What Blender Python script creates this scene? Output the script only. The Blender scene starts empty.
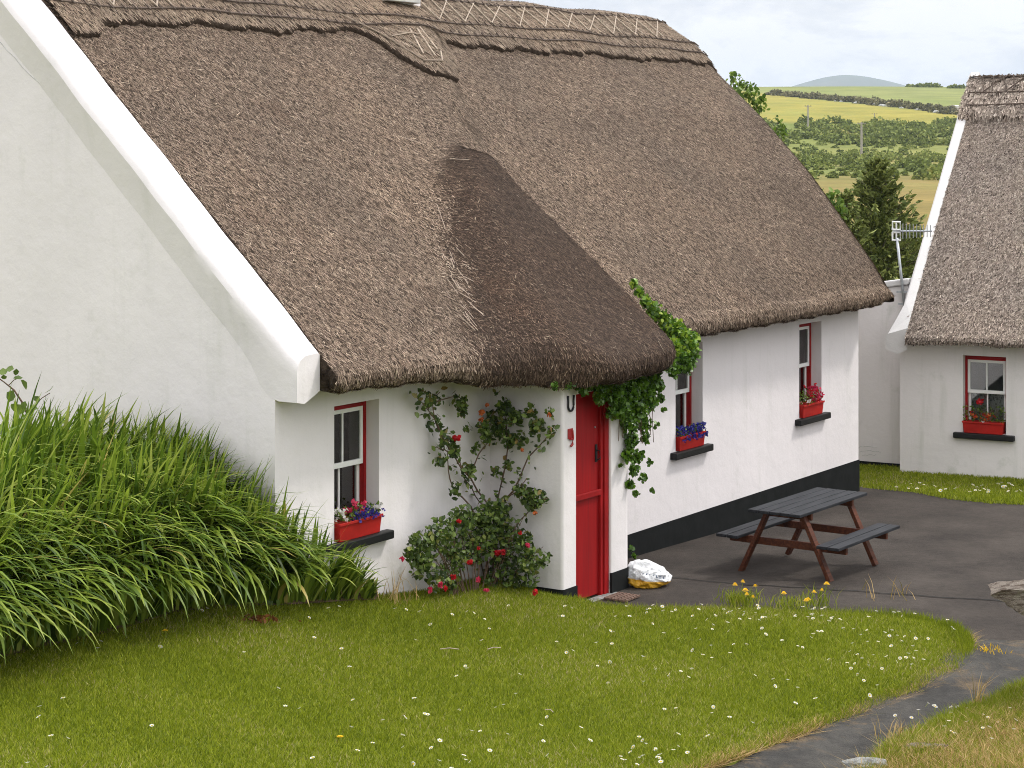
import bpy, math, random
import numpy as np
from mathutils import Vector, noise, geometry, Matrix
random.seed(7); RNG = np.random.default_rng(11)
SC = bpy.context.scene; COL = SC.collection
F = 2000.0; CH = 4.65; HY = 143.0; R = math.radians

# ------------------------------------------------------------------ camera
cam = bpy.data.cameras.new('camera'); co = bpy.data.objects.new('camera', cam); COL.objects.link(co)
co.location = (0, 0, CH); co.rotation_euler = (R(90), 0, 0)
cam.sensor_width = 36; cam.lens = F / 1024 * 36; cam.shift_y = -(384 - HY) / 1024
cam.clip_start = .1; cam.clip_end = 30000
SC.camera = co

# ------------------------------------------------------------------ materials
def mat(name):
    m = bpy.data.materials.new(name); m.use_nodes = True
    nt = m.node_tree; b = nt.nodes['Principled BSDF']
    return m, nt, b
def nn(nt, typ, **kw):
    n = nt.nodes.new(typ)
    for k, v in kw.items():
        if k.startswith('i_'):
            key = k[2:]; key = int(key) if key.isdigit() else key.replace('_', ' ')
            n.inputs[key].default_value = v
        else: setattr(n, k, v)
    return n
def noise_n(nt, scale, detail=4, rough=.55, vec=None, dist=0):
    n = nn(nt, 'ShaderNodeTexNoise'); n.inputs['Scale'].default_value = scale
    n.inputs['Detail'].default_value = detail; n.inputs['Roughness'].default_value = rough
    n.inputs['Distortion'].default_value = dist
    if vec is not None: nt.links.new(vec, n.inputs['Vector'])
    return n
def ramp(nt, fac, stops, interp='LINEAR'):
    r = nn(nt, 'ShaderNodeValToRGB'); cr = r.color_ramp; cr.interpolation = interp
    while len(cr.elements) < len(stops): cr.elements.new(.5)
    for e, (p, c) in zip(cr.elements, stops):
        e.position = p; e.color = tuple(c) + (1,) if len(c) == 3 else c
    nt.links.new(fac, r.inputs['Fac']); return r.outputs['Color']
def mixc(nt, fac, a, b, typ='MIX'):
    m = nn(nt, 'ShaderNodeMix', data_type='RGBA', blend_type=typ)
    for sock, v in ((m.inputs[0], fac), (m.inputs[6], a), (m.inputs[7], b)):
        if hasattr(v, 'is_output'): nt.links.new(v, sock)
        elif isinstance(v, (int, float)): sock.default_value = v
        else: sock.default_value = tuple(v) + (1,) if len(v) == 3 else v
    return m.outputs[2]
def bump(nt, b, h, strength=.3, dist=.02):
    n = nn(nt, 'ShaderNodeBump'); n.inputs['Strength'].default_value = strength; n.inputs['Distance'].default_value = dist
    nt.links.new(h, n.inputs['Height']); nt.links.new(n.outputs[0], b.inputs['Normal']); return n
def objvec(nt, scale=(1, 1, 1), world=False):
    if world: o = nn(nt, 'ShaderNodeNewGeometry').outputs['Position']
    else: o = nn(nt, 'ShaderNodeTexCoord').outputs['Object']
    mp = nn(nt, 'ShaderNodeMapping'); mp.inputs['Scale'].default_value = scale; nt.links.new(o, mp.inputs[0]); return mp.outputs[0]

def simple(name, col, rough=.6, var=.15, nscale=8, bmp=.15, metallic=0, spec=.4):
    m, nt, b = mat(name); v = objvec(nt)
    n = noise_n(nt, nscale, 5, .6, v)
    dark = tuple(c * (1 - var) for c in col); lite = tuple(min(1, c * (1 + var)) for c in col)
    nt.links.new(ramp(nt, n.outputs[0], [(.3, dark), (.7, lite)]), b.inputs['Base Color'])
    b.inputs['Roughness'].default_value = rough; b.inputs['Metallic'].default_value = metallic
    b.inputs['Specular IOR Level'].default_value = spec
    if bmp: bump(nt, b, noise_n(nt, nscale * 5, 4, .6, v).outputs[0], bmp, .01)
    return m

def limewash(name, tone=(.79, .745, .75), stain=.5, bs=.24):
    m, nt, b = mat(name); v = objvec(nt)
    big = noise_n(nt, .9, 5, .55, v).outputs[0]
    mid = noise_n(nt, 5, 6, .62, v).outputs[0]
    streak = noise_n(nt, 1, 5, .6, objvec(nt, (5, 5, .5))).outputs[0]
    c = ramp(nt, big, [(.3, tuple(t * .93 for t in tone)), (.7, tone)])
    c = mixc(nt, ramp(nt, streak, [(.54, (0, 0, 0)), (.8, (stain * .8,) * 3)]), c, (.56, .55, .51))
    spots = noise_n(nt, 2.1, 8, .7, objvec(nt, (1, 1, .8))).outputs[0]
    c = mixc(nt, ramp(nt, spots, [(.58, (0, 0, 0)), (.74, (stain * .7,) * 3)]), c, (.50, .50, .45))
    nt.links.new(c, b.inputs['Base Color']); b.inputs['Roughness'].default_value = .85
    b.inputs['Specular IOR Level'].default_value = .2
    a = nn(nt, 'ShaderNodeMath', operation='MULTIPLY_ADD'); nt.links.new(mid, a.inputs[0]); a.inputs[1].default_value = .35
    nt.links.new(big, a.inputs[2])
    fine = noise_n(nt, 45, 4, .6, v).outputs[0]
    a2 = nn(nt, 'ShaderNodeMath', operation='MULTIPLY_ADD'); nt.links.new(fine, a2.inputs[0]); a2.inputs[1].default_value = .05
    nt.links.new(a.outputs[0], a2.inputs[2])
    bump(nt, b, a2.outputs[0], bs, .09)
    return m

def tint_attr(nt): return nn(nt, 'ShaderNodeAttribute', attribute_name='tint').outputs['Fac']

def leafmat(name, stops, trans=.35, rough=.5, spec=.3):
    m, nt, b = mat(name)
    c = ramp(nt, tint_attr(nt), stops)
    nt.links.new(c, b.inputs['Base Color']); b.inputs['Roughness'].default_value = rough
    b.inputs['Specular IOR Level'].default_value = spec
    t = nn(nt, 'ShaderNodeBsdfTranslucent'); nt.links.new(c, t.inputs[0])
    mx = nn(nt, 'ShaderNodeMixShader'); mx.inputs[0].default_value = trans
    nt.links.new(b.outputs[0], mx.inputs[1]); nt.links.new(t.outputs[0], mx.inputs[2])
    nt.links.new(mx.outputs[0], nt.nodes['Material Output'].inputs['Surface'])
    return m

M = {}
M['white'] = limewash('limewash')
M['white_b'] = limewash('limewash_weathered', (.76, .72, .71), 1.0)
M['coping'] = limewash('limewash_coping', (.64, .62, .61), .5)
M['black'] = simple('black_masonry_paint', (.011, .012, .012), .8, .3, 5, .2, 0, .12)
M['sill'] = simple('black_sill_paint', (.010, .010, .010), .5, .3, 9, .15, 0, .25)
M['red'] = simple('red_gloss_paint', (.27, .007, .008), .5, .25, 4, .06, 0, .2)
M['redbox'] = simple('red_box_plastic', (.36, .014, .010), .6, .2, 6, .05, 0, .2)
M['whitepaint'] = simple('white_window_paint', (.78, .78, .76), .4, .04, 12, .05)
M['iron'] = simple('dark_iron', (.03, .03, .032), .5, .3, 30, .2, .6)
M['galv'] = simple('galvanised_steel', (.42, .44, .46), .45, .15, 20, .1, .7)
M['bark'] = simple('bark', (.10, .075, .055), .9, .35, 22, .5)
M['stem'] = simple('rose_stem', (.12, .075, .05), .8, .35, 40, .2)
M['pole'] = simple('weathered_pole_wood', (.33, .30, .26), .85, .2, 8, .2)
M['slab'] = simple('chimney_slab', (.5, .5, .48), .8, .2, 9, .3)
M['brick'] = simple('brick_grate', (.16, .10, .075), .9, .3, 25, .3)

# door: vertical boards
m, nt, b = mat('door_paint'); v = objvec(nt)
w = nn(nt, 'ShaderNodeTexWave', wave_type='BANDS', bands_direction='X', wave_profile='SAW'); w.inputs['Scale'].default_value = 3.4; nt.links.new(v, w.inputs[0])
n1 = noise_n(nt, 1, 5, .6, objvec(nt, (20, 20, 1.2))).outputs[0]
c = ramp(nt, n1, [(.3, (.22, .005, .006)), (.7, (.31, .008, .009))])
c = mixc(nt, ramp(nt, w.outputs['Fac'], [(.0, (1, 1, 1)), (.05, (0, 0, 0))]), c, (.12, .006, .006))
nt.links.new(c, b.inputs['Base Color']); b.inputs['Roughness'].default_value = .5; b.inputs['Specular IOR Level'].default_value = .22
bump(nt, b, w.outputs['Fac'], .3, .01); M['door'] = m

# thatch under-layer and straws
m, nt, b = mat('thatch_base'); v = objvec(nt, world=False)
c = ramp(nt, noise_n(nt, 30, 5, .7, v).outputs[0], [(.3, (.022, .015, .011)), (.7, (.09, .066, .049))])
nt.links.new(c, b.inputs['Base Color']); b.inputs['Roughness'].default_value = .95; b.inputs['Specular IOR Level'].default_value = .1
bump(nt, b, noise_n(nt, 60, 4, .7, v).outputs[0], .8, .03); M['thatch_base'] = m
def strawmat(name, stops, patch=((.86, .86, .86), (1.1, 1.07, 1.03))):
    m, nt, b = mat(name)
    c = ramp(nt, tint_attr(nt), stops)
    p = noise_n(nt, .55, 5, .6, objvec(nt)).outputs[0]
    c = mixc(nt, 1.0, c, ramp(nt, p, [(.35, patch[0]), (.65, patch[1])]), 'MULTIPLY')
    rust = noise_n(nt, 1.7, 4, .6, objvec(nt)).outputs[0]
    c = mixc(nt, ramp(nt, rust, [(.60, (0, 0, 0)), (.72, (.35,) * 3)]), c, (.14, .075, .045))
    nt.links.new(c, b.inputs['Base Color']); b.inputs['Roughness'].default_value = .75; b.inputs['Specular IOR Level'].default_value = .25
    return m
M['straw'] = strawmat('thatch_straw', [(0, (.032, .020, .013)), (.28, (.135, .093, .066)), (.62, (.315, .232, .172)), (.9, (.56, .44, .34)), (1, (.80, .67, .52))])
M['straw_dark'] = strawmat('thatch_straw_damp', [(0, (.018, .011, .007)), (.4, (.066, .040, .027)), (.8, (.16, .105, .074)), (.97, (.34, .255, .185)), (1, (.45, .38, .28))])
M['straw_cap'] = strawmat('thatch_straw_ridge', [(0, (.08, .052, .036)), (.4, (.22, .16, .115)), (.8, (.37, .285, .21)), (1, (.56, .46, .35))])
M['straw_b'] = strawmat('thatch_straw_pale', [(0, (.05, .036, .029)), (.28, (.165, .13, .107)), (.6, (.32, .262, .218)), (.9, (.53, .45, .385)), (1, (.74, .65, .56))])
M['rod'] = simple('hazel_rod', (.40, .32, .25), .7, .25, 30, .2)
M['rod_dark'] = simple('hazel_rod_dark', (.085, .06, .045), .8, .3, 30, .2)

# plants
M['grass'] = leafmat('lawn_grass', [(0, (.10, .14, .010)), (.5, (.215, .262, .014)), (.85, (.32, .36, .028)), (.96, (.38, .36, .08)), (1, (.50, .42, .22))], .42, .6, .12)
M['drygrass'] = leafmat('dry_grass', [(0, (.16, .14, .03)), (.4, (.42, .28, .11)), (1, (.62, .45, .22))], .3, .7, .1)
M['croco'] = leafmat('crocosmia_leaf', [(0, (.035, .075, .008)), (.4, (.135, .215, .020)), (.8, (.29, .375, .045)), (.97, (.42, .46, .11)), (1, (.50, .40, .12))], .38, .45, .35)
M['ivy'] = leafmat('ivy_leaf', [(0, (.03, .075, .010)), (.5, (.12, .23, .02)), (.85, (.24, .37, .035)), (1, (.38, .46, .06))], .3, .35, .4)
M['roseleaf'] = leafmat('rose_leaf', [(0, (.03, .055, .014)), (.5, (.10, .155, .03)), (.85, (.20, .27, .06)), (1, (.26, .15, .05))], .25, .45, .35)
M['treeleaf'] = leafmat('sapling_leaf', [(0, (.04, .08, .012)), (.6, (.13, .21, .03)), (1, (.24, .32, .06))], .35, .5, .3)
M['needle'] = leafmat('conifer_needle', [(0, (.055, .075, .02)), (.5, (.16, .195, .05)), (1, (.30, .33, .10))], .2, .6, .2)
M['bush'] = leafmat('gorse_bush', [(0, (.065, .085, .022)), (.4, (.155, .19, .045)), (.8, (.26, .29, .075)), (1, (.38, .35, .12))], .2, .7, .1)
M['hedge'] = leafmat('hedge_scrub', [(0, (.06, .06, .03)), (.5, (.16, .15, .07)), (1, (.34, .29, .17))], .2, .7, .1)
def petal(name, col, tr=.3): return leafmat(name, [(0, tuple(c * .6 for c in col)), (1, col)], tr, .5, .2)
M['p_red'] = petal('petal_red', (.62, .02, .03)); M['p_pink'] = petal('petal_pink', (.65, .05, .12)); M['p_blue'] = petal('petal_blue', (.05, .05, .32))
M['p_white'] = petal('petal_white', (.85, .84, .80)); M['p_yellow'] = petal('petal_yellow', (.90, .58, .02)); M['p_orange'] = petal('petal_orange', (.62, .16, .04))

# ground
def groundmat(name, base, dark, lite, sc1=1.0, sc2=14, bmp=.4, bd=.02, rough=.9, extra=None):
    m, nt, b = mat(name); v = objvec(nt, world=True)
    n1 = noise_n(nt, sc1, 6, .6, v).outputs[0]; n2 = noise_n(nt, sc2, 6, .7, v).outputs[0]
    c = ramp(nt, n1, [(.3, dark), (.5, base), (.72, lite)])
    c = mixc(nt, .35, c, ramp(nt, n2, [(.3, dark), (.7, lite)]))
    if extra: c = extra(nt, c, v)
    nt.links.new(c, b.inputs['Base Color']); b.inputs['Roughness'].default_value = rough
    b.inputs['Specular IOR Level'].default_value = .12
    bump(nt, b, noise_n(nt, sc2 * 4, 5, .7, v).outputs[0], bmp, bd); return m
def yard_extra(nt, c, v):
    n = noise_n(nt, 3.2, 7, .7, v).outputs[0]
    c = mixc(nt, ramp(nt, n, [(.58, (0, 0, 0)), (.75, (.45,) * 3)]), c, (.075, .063, .053))
    s = noise_n(nt, 130, 2, .5, v).outputs[0]
    return mixc(nt, ramp(nt, s, [(.62, (0, 0, 0)), (.72, (.35,) * 3)]), c, (.12, .108, .098))
M['yard'] = groundmat('yard_tarmac', (.055, .046, .040), (.028, .024, .022), (.095, .080, .069), 1.1, 14, 1.0, .02, .85, yard_extra)
def path_extra(nt, c, v):
    n = noise_n(nt, 1.6, 7, .75, v, .6).outputs[0]
    c = mixc(nt, ramp(nt, n, [(.52, (0, 0, 0)), (.64, (.8,) * 3)]), c, (.21, .155, .10))
    n = noise_n(nt, 2.7, 5, .7, objvec(nt, (1, 1, 1), True)).outputs[0]
    return mixc(nt, ramp(nt, n, [(.30, (.7,) * 3), (.38, (0, 0, 0))]), c, (.038, .038, .040))
M['path'] = groundmat('path_old_tarmac', (.080, .076, .072), (.042, .041, .041), (.15, .14, .125), 1.8, 10, 1.0, .05, .9, path_extra)
M['soil'] = groundmat('lawn_soil', (.14, .16, .022), (.10, .12, .016), (.19, .20, .04), 2, 20, .5, .02)
M['earth'] = groundmat('bare_earth', (.10, .065, .04), (.06, .04, .025), (.16, .11, .07), 3, 20, .8, .03)
def far_extra(nt, c, v):
    # field colours by distance north of the cottages (position on the land itself)
    sep = nn(nt, 'ShaderNodeSeparateXYZ'); nt.links.new(v, sep.inputs[0])
    wob = noise_n(nt, .012, 4, .6, v).outputs[0]
    a = nn(nt, 'ShaderNodeMath', operation='MULTIPLY_ADD'); nt.links.new(wob, a.inputs[0]); a.inputs[1].default_value = 110; nt.links.new(sep.outputs[1], a.inputs[2])
    sx = a
    mr = nn(nt, 'ShaderNodeMapRange'); mr.inputs[1].default_value = 0; mr.inputs[2].default_value = 1400; nt.links.new(sx.outputs[0], mr.inputs[0])
    K = 1400.
    bands = ramp(nt, mr.outputs[0], [(0, (.07, .09, .025)), (70 / K, (.10, .11, .03)), (150 / K, (.22, .175, .055)), (290 / K, (.22, .17, .06)), (350 / K, (.13, .15, .04)),
        (440 / K, (.24, .22, .07)), (540 / K, (.17, .19, .05)), (625 / K, (.14, .18, .04)), (650 / K, (.27, .245, .05)), (1300 / K, (.27, .25, .055))])
    gl_ = nn(nt, 'ShaderNodeMath', operation='MULTIPLY_ADD'); nt.links.new(sep.outputs[0], gl_.inputs[0]); gl_.inputs[1].default_value = 7.2; nt.links.new(sep.outputs[1], gl_.inputs[2])
    gm = nn(nt, 'ShaderNodeMapRange'); gm.inputs[1].default_value = 1635; gm.inputs[2].default_value = 1665; nt.links.new(gl_.outputs[0], gm.inputs[0])
    bands = mixc(nt, gm.outputs[0], bands, (.20, .225, .075))
    n = noise_n(nt, .03, 6, .7, objvec(nt, (1, .35, 1), True)).outputs[0]
    bands = mixc(nt, ramp(nt, n, [(.5, (0, 0, 0)), (.66, (.45,) * 3)]), bands, (.16, .21, .05))
    n = noise_n(nt, .05, 8, .7, v).outputs[0]
    bands = mixc(nt, 1., bands, ramp(nt, n, [(.3, (.70, .70, .62)), (.7, (1.2, 1.12, 1.1))]), 'MULTIPLY')
    n = noise_n(nt, .9, 5, .7, v).outputs[0]
    return mixc(nt, 1., bands, ramp(nt, n, [(.3, (.75, .8, .75)), (.7, (1.15, 1.1, 1.1))]), 'MULTIPLY')
M['terrain'] = groundmat('fields', (.1, .12, .03), (.1, .12, .03), (.1, .12, .03), 1, 3, .3, .05, .95, far_extra)
M['mountain'] = groundmat('heather_mountain', (.09, .10, .06), (.06, .075, .045), (.14, .13, .08), .003, .02, .2, 5, .95)
def rockx(nt, c, v):
    n = noise_n(nt, 1, 6, .7, objvec(nt, (6, 6, 45))).outputs[0]
    c = mixc(nt, ramp(nt, n, [(.42, (.85,) * 3), (.52, (0, 0, 0))]), c, (.12, .085, .065))
    n = noise_n(nt, 9, 6, .7, v).outputs[0]
    return mixc(nt, ramp(nt, n, [(.56, (0, 0, 0)), (.68, (.5,) * 3)]), c, (.20, .20, .09))
M['rock'] = groundmat('lichen_rock', (.33, .27, .22), (.15, .12, .10), (.55, .50, .44), 9, 30, 1, .05, .9, rockx)
M['stone'] = groundmat('pale_stone', (.42, .42, .40), (.08, .08, .08), (.62, .62, .6), 8, 25, 1, .04)

# wood (picnic table)
def wood(name, a, c2, rough):
    m, nt, b = mat(name)
    n = noise_n(nt, 1, 6, .65, objvec(nt, (3, 34, 34))).outputs[0]
    nt.links.new(ramp(nt, n, [(.36, a), (.64, c2)]), b.inputs['Base Color']); b.inputs['Roughness'].default_value = rough; b.inputs['Specular IOR Level'].default_value = .22
    bump(nt, b, n, .35, .01); return m
M['tabletop'] = wood('dark_stained_boards', (.010, .011, .014), (.030, .031, .036), .65)
M['tableleg'] = wood('red_brown_stained_timber', (.050, .016, .009), (.12, .038, .018), .5)

# glass and lace
m, nt, b = mat('window_glass'); out = nt.nodes['Material Output']; nt.nodes.remove(b)
fr = nn(nt, 'ShaderNodeFresnel'); fr.inputs[0].default_value = 2.0
tr = nn(nt, 'ShaderNodeBsdfTransparent'); tr.inputs[0].default_value = (.8, .83, .82, 1)
gl = nn(nt, 'ShaderNodeBsdfGlossy'); gl.inputs['Roughness'].default_value = .02; gl.inputs[0].default_value = (1, 1, 1, 1)
mx = nn(nt, 'ShaderNodeMixShader'); nt.links.new(fr.outputs[0], mx.inputs[0]); nt.links.new(tr.outputs[0], mx.inputs[1]); nt.links.new(gl.outputs[0], mx.inputs[2])
nt.links.new(mx.outputs[0], out.inputs[0]); M['glass'] = m
m, nt, b = mat('lace_curtain'); v = objvec(nt)
vo = nn(nt, 'ShaderNodeTexVoronoi'); vo.inputs['Scale'].default_value = 26; nt.links.new(v, vo.inputs[0])
b.inputs['Base Color'].default_value = (.85, .85, .83, 1); b.inputs['Roughness'].default_value = .9
al = ramp(nt, vo.outputs['Distance'], [(.25, (.45,) * 3), (.5, (1.,) * 3)]); nt.links.new(al, b.inputs['Alpha']); M['lace'] = m
M['interior'] = simple('room_dark', (.30, .28, .25), .9, .2, 2, 0)
# bag
m, nt, b = mat('compost_bag_plastic'); v = objvec(nt)
sep = nn(nt, 'ShaderNodeSeparateXYZ'); nt.links.new(v, sep.inputs[0])
ad = nn(nt, 'ShaderNodeMath', operation='MULTIPLY_ADD'); nt.links.new(sep.outputs[0], ad.inputs[0]); ad.inputs[1].default_value = .10; nt.links.new(sep.outputs[2], ad.inputs[2])
c = ramp(nt, ad.outputs[0], [(.075, (.74, .40, .03)), (.085, (.82, .83, .85))])
nt.links.new(c, b.inputs['Base Color']); b.inputs['Roughness'].default_value = .3
bump(nt, b, noise_n(nt, 14, 4, .6, v, 1.5).outputs[0], .7, .04); M['bag'] = m
M['ink'] = simple('bag_lettering', (.10, .14, .22), .5, .1, 5, 0)
M['numplate'] = simple('number_plate_red', (.30, .02, .02), .4, .1, 10, 0)

# ------------------------------------------------------------------ mesh helpers
def tag(o, label=None, cat=None, group=None, kind=None):
    if label: o['label'] = label
    if cat: o['category'] = cat
    if group: o['group'] = group
    if kind: o['kind'] = kind
    return o
def empty(name, loc=(0, 0, 0), rz=0):
    o = bpy.data.objects.new(name, None); COL.objects.link(o); o.location = loc; o.rotation_euler = (0, 0, rz); o.empty_display_size = .2
    return o
def link(name, me, parent=None):
    o = bpy.data.objects.new(name, me); COL.objects.link(o)
    if parent: o.parent = parent
    return o
class MB:
    def __init__(s): s.v = []; s.f = []; s.mi = []; s.cur = 0
    def add(s, vs, fs):
        k = len(s.v); s.v += [tuple(map(float, p)) for p in vs]
        for f in fs: s.f.append([k + i for i in f]); s.mi.append(s.cur)
        return s
    def box(s, x0, x1, y0, y1, z0, z1, M4=None):
        vs = [Vector((x, y, z)) for z in (z0, z1) for y in (y0, y1) for x in (x0, x1)]
        if M4: vs = [M4 @ p for p in vs]
        return s.add(vs, [(0, 2, 3, 1), (4, 5, 7, 6), (0, 1, 5, 4), (2, 6, 7, 3), (0, 4, 6, 2), (1, 3, 7, 5)])
    def beam(s, p, q, w, h, up=(0, 0, 1)):
        p = Vector(p); q = Vector(q); d = (q - p).normalized(); u = Vector(up); sd = d.cross(u).normalized(); u = sd.cross(d)
        vs = [b + sd * (i * w / 2) + u * (j * h / 2) for b in (p, q) for i, j in ((-1, -1), (1, -1), (1, 1), (-1, 1))]
        return s.add(vs, [(0, 1, 2, 3), (7, 6, 5, 4), (0, 4, 5, 1), (1, 5, 6, 2), (2, 6, 7, 3), (3, 7, 4, 0)])
    def tube(s, pts, rad, seg=6, cap=True):
        pts = [Vector(p) for p in pts]; n = len(pts)
        if not hasattr(rad, '__len__'): rad = [rad] * n
        rings = []; k0 = len(s.v); vs = []
        for i, p in enumerate(pts):
            d = (pts[min(i + 1, n - 1)] - pts[max(i - 1, 0)]).normalized()
            a = d.cross(Vector((.13, .31, .94))).normalized() if abs(d.z) < .97 else d.cross(Vector((1, 0, 0))).normalized(); b_ = d.cross(a)
            for k in range(seg):
                t = 2 * math.pi * k / seg; vs.append(p + (a * math.cos(t) + b_ * math.sin(t)) * rad[i])
        fs = [(i * seg + k, i * seg + (k + 1) % seg, (i + 1) * seg + (k + 1) % seg, (i + 1) * seg + k) for i in range(n - 1) for k in range(seg)]
        if cap: fs += [tuple(range(seg))[::-1], tuple((n - 1) * seg + k for k in range(seg))]
        return s.add(vs, fs)
    def build(s, name, mats, parent=None, smooth=False, bevel=0, seg=2, angle=40):
        me = bpy.data.meshes.new(name); me.from_pydata(s.v, [], s.f); me.update()
        if not isinstance(mats, (list, tuple)): mats = [mats]
        for m_ in mats: me.materials.append(m_)
        me.polygons.foreach_set('material_index', s.mi)
        if smooth: me.polygons.foreach_set('use_smooth', [True] * len(me.polygons))
        o = link(name, me, parent)
        if bevel:
            b = o.modifiers.new('b', 'BEVEL'); b.width = bevel; b.segments = seg; b.limit_method = 'ANGLE'; b.angle_limit = R(angle); b.harden_normals = False
        return o
def npmesh(name, V, Q, mats, parent=None, tint=None, mi=None, smooth=False):
    """V (n,3), Q (m,k) faces; tint per vertex"""
    me = bpy.data.meshes.new(name); n = len(V); k = Q.shape[1]
    me.vertices.add(n); me.vertices.foreach_set('co', np.ascontiguousarray(V, dtype=np.float32).ravel())
    me.loops.add(Q.size); me.loops.foreach_set('vertex_index', Q.astype(np.int32).ravel())
    me.polygons.add(len(Q)); me.polygons.foreach_set('loop_start', np.arange(0, Q.size, k, dtype=np.int32))
    if not isinstance(mats, (list, tuple)): mats = [mats]
    for m_ in mats: me.materials.append(m_)
    if mi is not None: me.polygons.foreach_set('material_index', mi.astype(np.int32))
    if tint is not None:
        at = me.attributes.new('tint', 'FLOAT', 'POINT'); at.data.foreach_set('value', tint.astype(np.float32))
    if smooth: me.polygons.foreach_set('use_smooth', np.ones(len(Q), dtype=bool))
    me.update(calc_edges=True); me.validate()
    return link(name, me, parent)
def unit(a): return a / np.maximum(np.linalg.norm(a, axis=-1, keepdims=True), 1e-9)
def sstep(a, b, x):
    t = np.clip((x - a) / (b - a), 0, 1); return t * t * (3 - 2 * t)
def leaves(C, size, droop=None, rng=RNG, spread=1., aspect=.6, nrm=None):
    """C centres (n,3): one folded leaf (2 quads sharing a midrib) each; returns V,Q"""
    n = len(C)
    if np.isscalar(size): size = size * rng.uniform(.65, 1.3, n)
    d = unit(rng.normal(size=(n, 3)) * spread + (0 if droop is None else np.asarray(droop)))
    r = rng.normal(size=(n, 3)) if nrm is None else nrm + rng.normal(size=(n, 3)) * .45
    s = unit(np.cross(d, r)); u = unit(np.cross(s, d)); L = size[:, None]; W = L * aspect
    base = C - d * L * .5
    p = [base, base + d * L * .35 + s * W * .5 + u * L * .08, base + d * L * .75 + s * W * .36 + u * L * .05, base + d * L,
         base + d * L * .75 - s * W * .36 + u * L * .05, base + d * L * .35 - s * W * .5 + u * L * .08]
    V = np.stack(p, 1).reshape(-1, 3); k = np.arange(n)[:, None] * 6
    Q = np.concatenate([k + np.array([[0, 1, 2, 3]]), k + np.array([[0, 3, 4, 5]])])
    return V, Q
def tint_of(n, per, rng=RNG, lo=0, hi=1, power=1.):
    return np.repeat(lo + (hi - lo) * rng.random(n) ** power, per)

# ------------------------------------------------------------------ geometry of the place
TH = math.atan2(1318, 2000)
Dv = np.array([math.sin(TH), math.cos(TH)]); Iv = np.array([-math.cos(TH), math.sin(TH)])   # along the front, inward
C0 = np.array([-2.076, 17.52]); RZ1 = math.atan2(Dv[1], Dv[0])
C2 = np.array([5.79, 29.85]); A2 = np.array([math.cos(R(27.5)), -math.sin(R(27.5))]); I2 = np.array([math.sin(R(27.5)), math.cos(R(27.5))]); RZ2 = -R(27.5)
def W1(a, v, z): p = C0 + Dv * a + Iv * v; return (p[0], p[1], z)
def ray(px, py): return ((px - 512) / F, (HY - py) / F)
def onV(px, py, v, C=C0, Aa=Dv, Ii=Iv):           # local (a, z) where the sight line meets the plane "v inward of the front wall"
    x, s = ray(px, py); d = np.array([x, 1.]); t = (C @ Ii + v) / (d @ Ii); return (d * t - C) @ Aa, CH + s * t
def onA(px, py, a, C=C0, Aa=Dv, Ii=Iv):
    x, s = ray(px, py); d = np.array([x, 1.]); t = (C @ Aa + a) / (d @ Aa); return (d * t - C) @ Ii, CH + s * t
def smooth_interp(x, xs, ys):
    x = np.asarray(x, float); r = 0
    for o in (-.5, -.25, 0, .25, .5): r = r + np.interp(x + o, xs, ys)
    return r / 5
def yard_z(X, Y): return -.033 * (np.clip(Y, 21, 60) - 21) * (Y < 60)
def lawn_z(X, Y):
    near = np.clip((15.5 - np.asarray(Y, float)) / 6, 0, 1)
    return smooth_interp(X, [-8, -3, -2, -1.2, .5, 1.5, 3, 6], [.95, .76, .64, .37, .16, .07, .05, .04]) + near * .25
def G(px, py, fn, off=0.):
    """where the sight line of a photo point meets a ground surface"""
    x, s = ray(px, py); t = 18.
    for _ in range(40):
        z = float(fn(x * t, t)) + off; t = .5 * t + .5 * (z - CH) / s
    return x * t, t, float(fn(x * t, t)) + off

TZ = ([-200, 0, 6, 10, 13, 16, 21, 30, 36, 60, 110, 250, 350, 430, 500, 560, 640, 750, 880, 1000, 1100, 1600, 3000, 9000],
      [3.2, 3.0, 2.2, 1.0, -.05, -.18, -.22, -.55, -.9, -1.0, -.42, .0, .8, 1.6, 5.0, 8.8, 14, 20.6, 27.5, 33, 30, -10, -30, -30])
def terr(X, Y):
    X = np.asarray(X, float); Y = np.asarray(Y, float)
    z = np.interp(Y, *TZ)
    far = sstep(60, 300, Y)
    w = np.sin(X * .013 + Y * .004) * 1.1 + np.sin(X * .004 - Y * .011 + 1) * 1.1 + np.sin(X * .05 + Y * .031) * .3
    tilt = -.012 * (X - 180) * sstep(500, 1000, Y)          # the skyline falls away gently to the right
    side = sstep(2.5, 9, np.abs(X) - 6) * (Y < 14) * 0
    return z + far * w * sstep(150, 600, Y) * .5 + tilt * .45 + side

# ---------------------------------------------------------------- setting
def grid_mesh(name, X, Y, Z, m_, kind='structure', smooth=True, parent=None):
    ny, nx = X.shape; V = np.stack([X, Y, Z], -1).reshape(-1, 3)
    i = np.arange(ny - 1)[:, None] * nx + np.arange(nx - 1)[None]; i = i.ravel()
    Q = np.stack([i, i + 1, i + nx + 1, i + nx], 1)
    o = npmesh(name, V, Q, m_, parent, smooth=smooth); tag(o, kind=kind); return o
ys = np.concatenate([np.arange(-60, 12, 3), np.arange(12, 36, 1), np.arange(36, 130, 4), np.arange(130, 1120, 12), np.geomspace(1120, 12000, 24)])
u = np.linspace(-1, 1, 121); u = np.sign(u) * np.abs(u) ** 1.5
X = u[None] * (60 + .75 * np.clip(ys, 0, None))[:, None]; Y = np.repeat(ys[:, None], X.shape[1], 1)
grid_mesh('ground', X, Y, terr(X, Y), M['terrain'])

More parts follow.
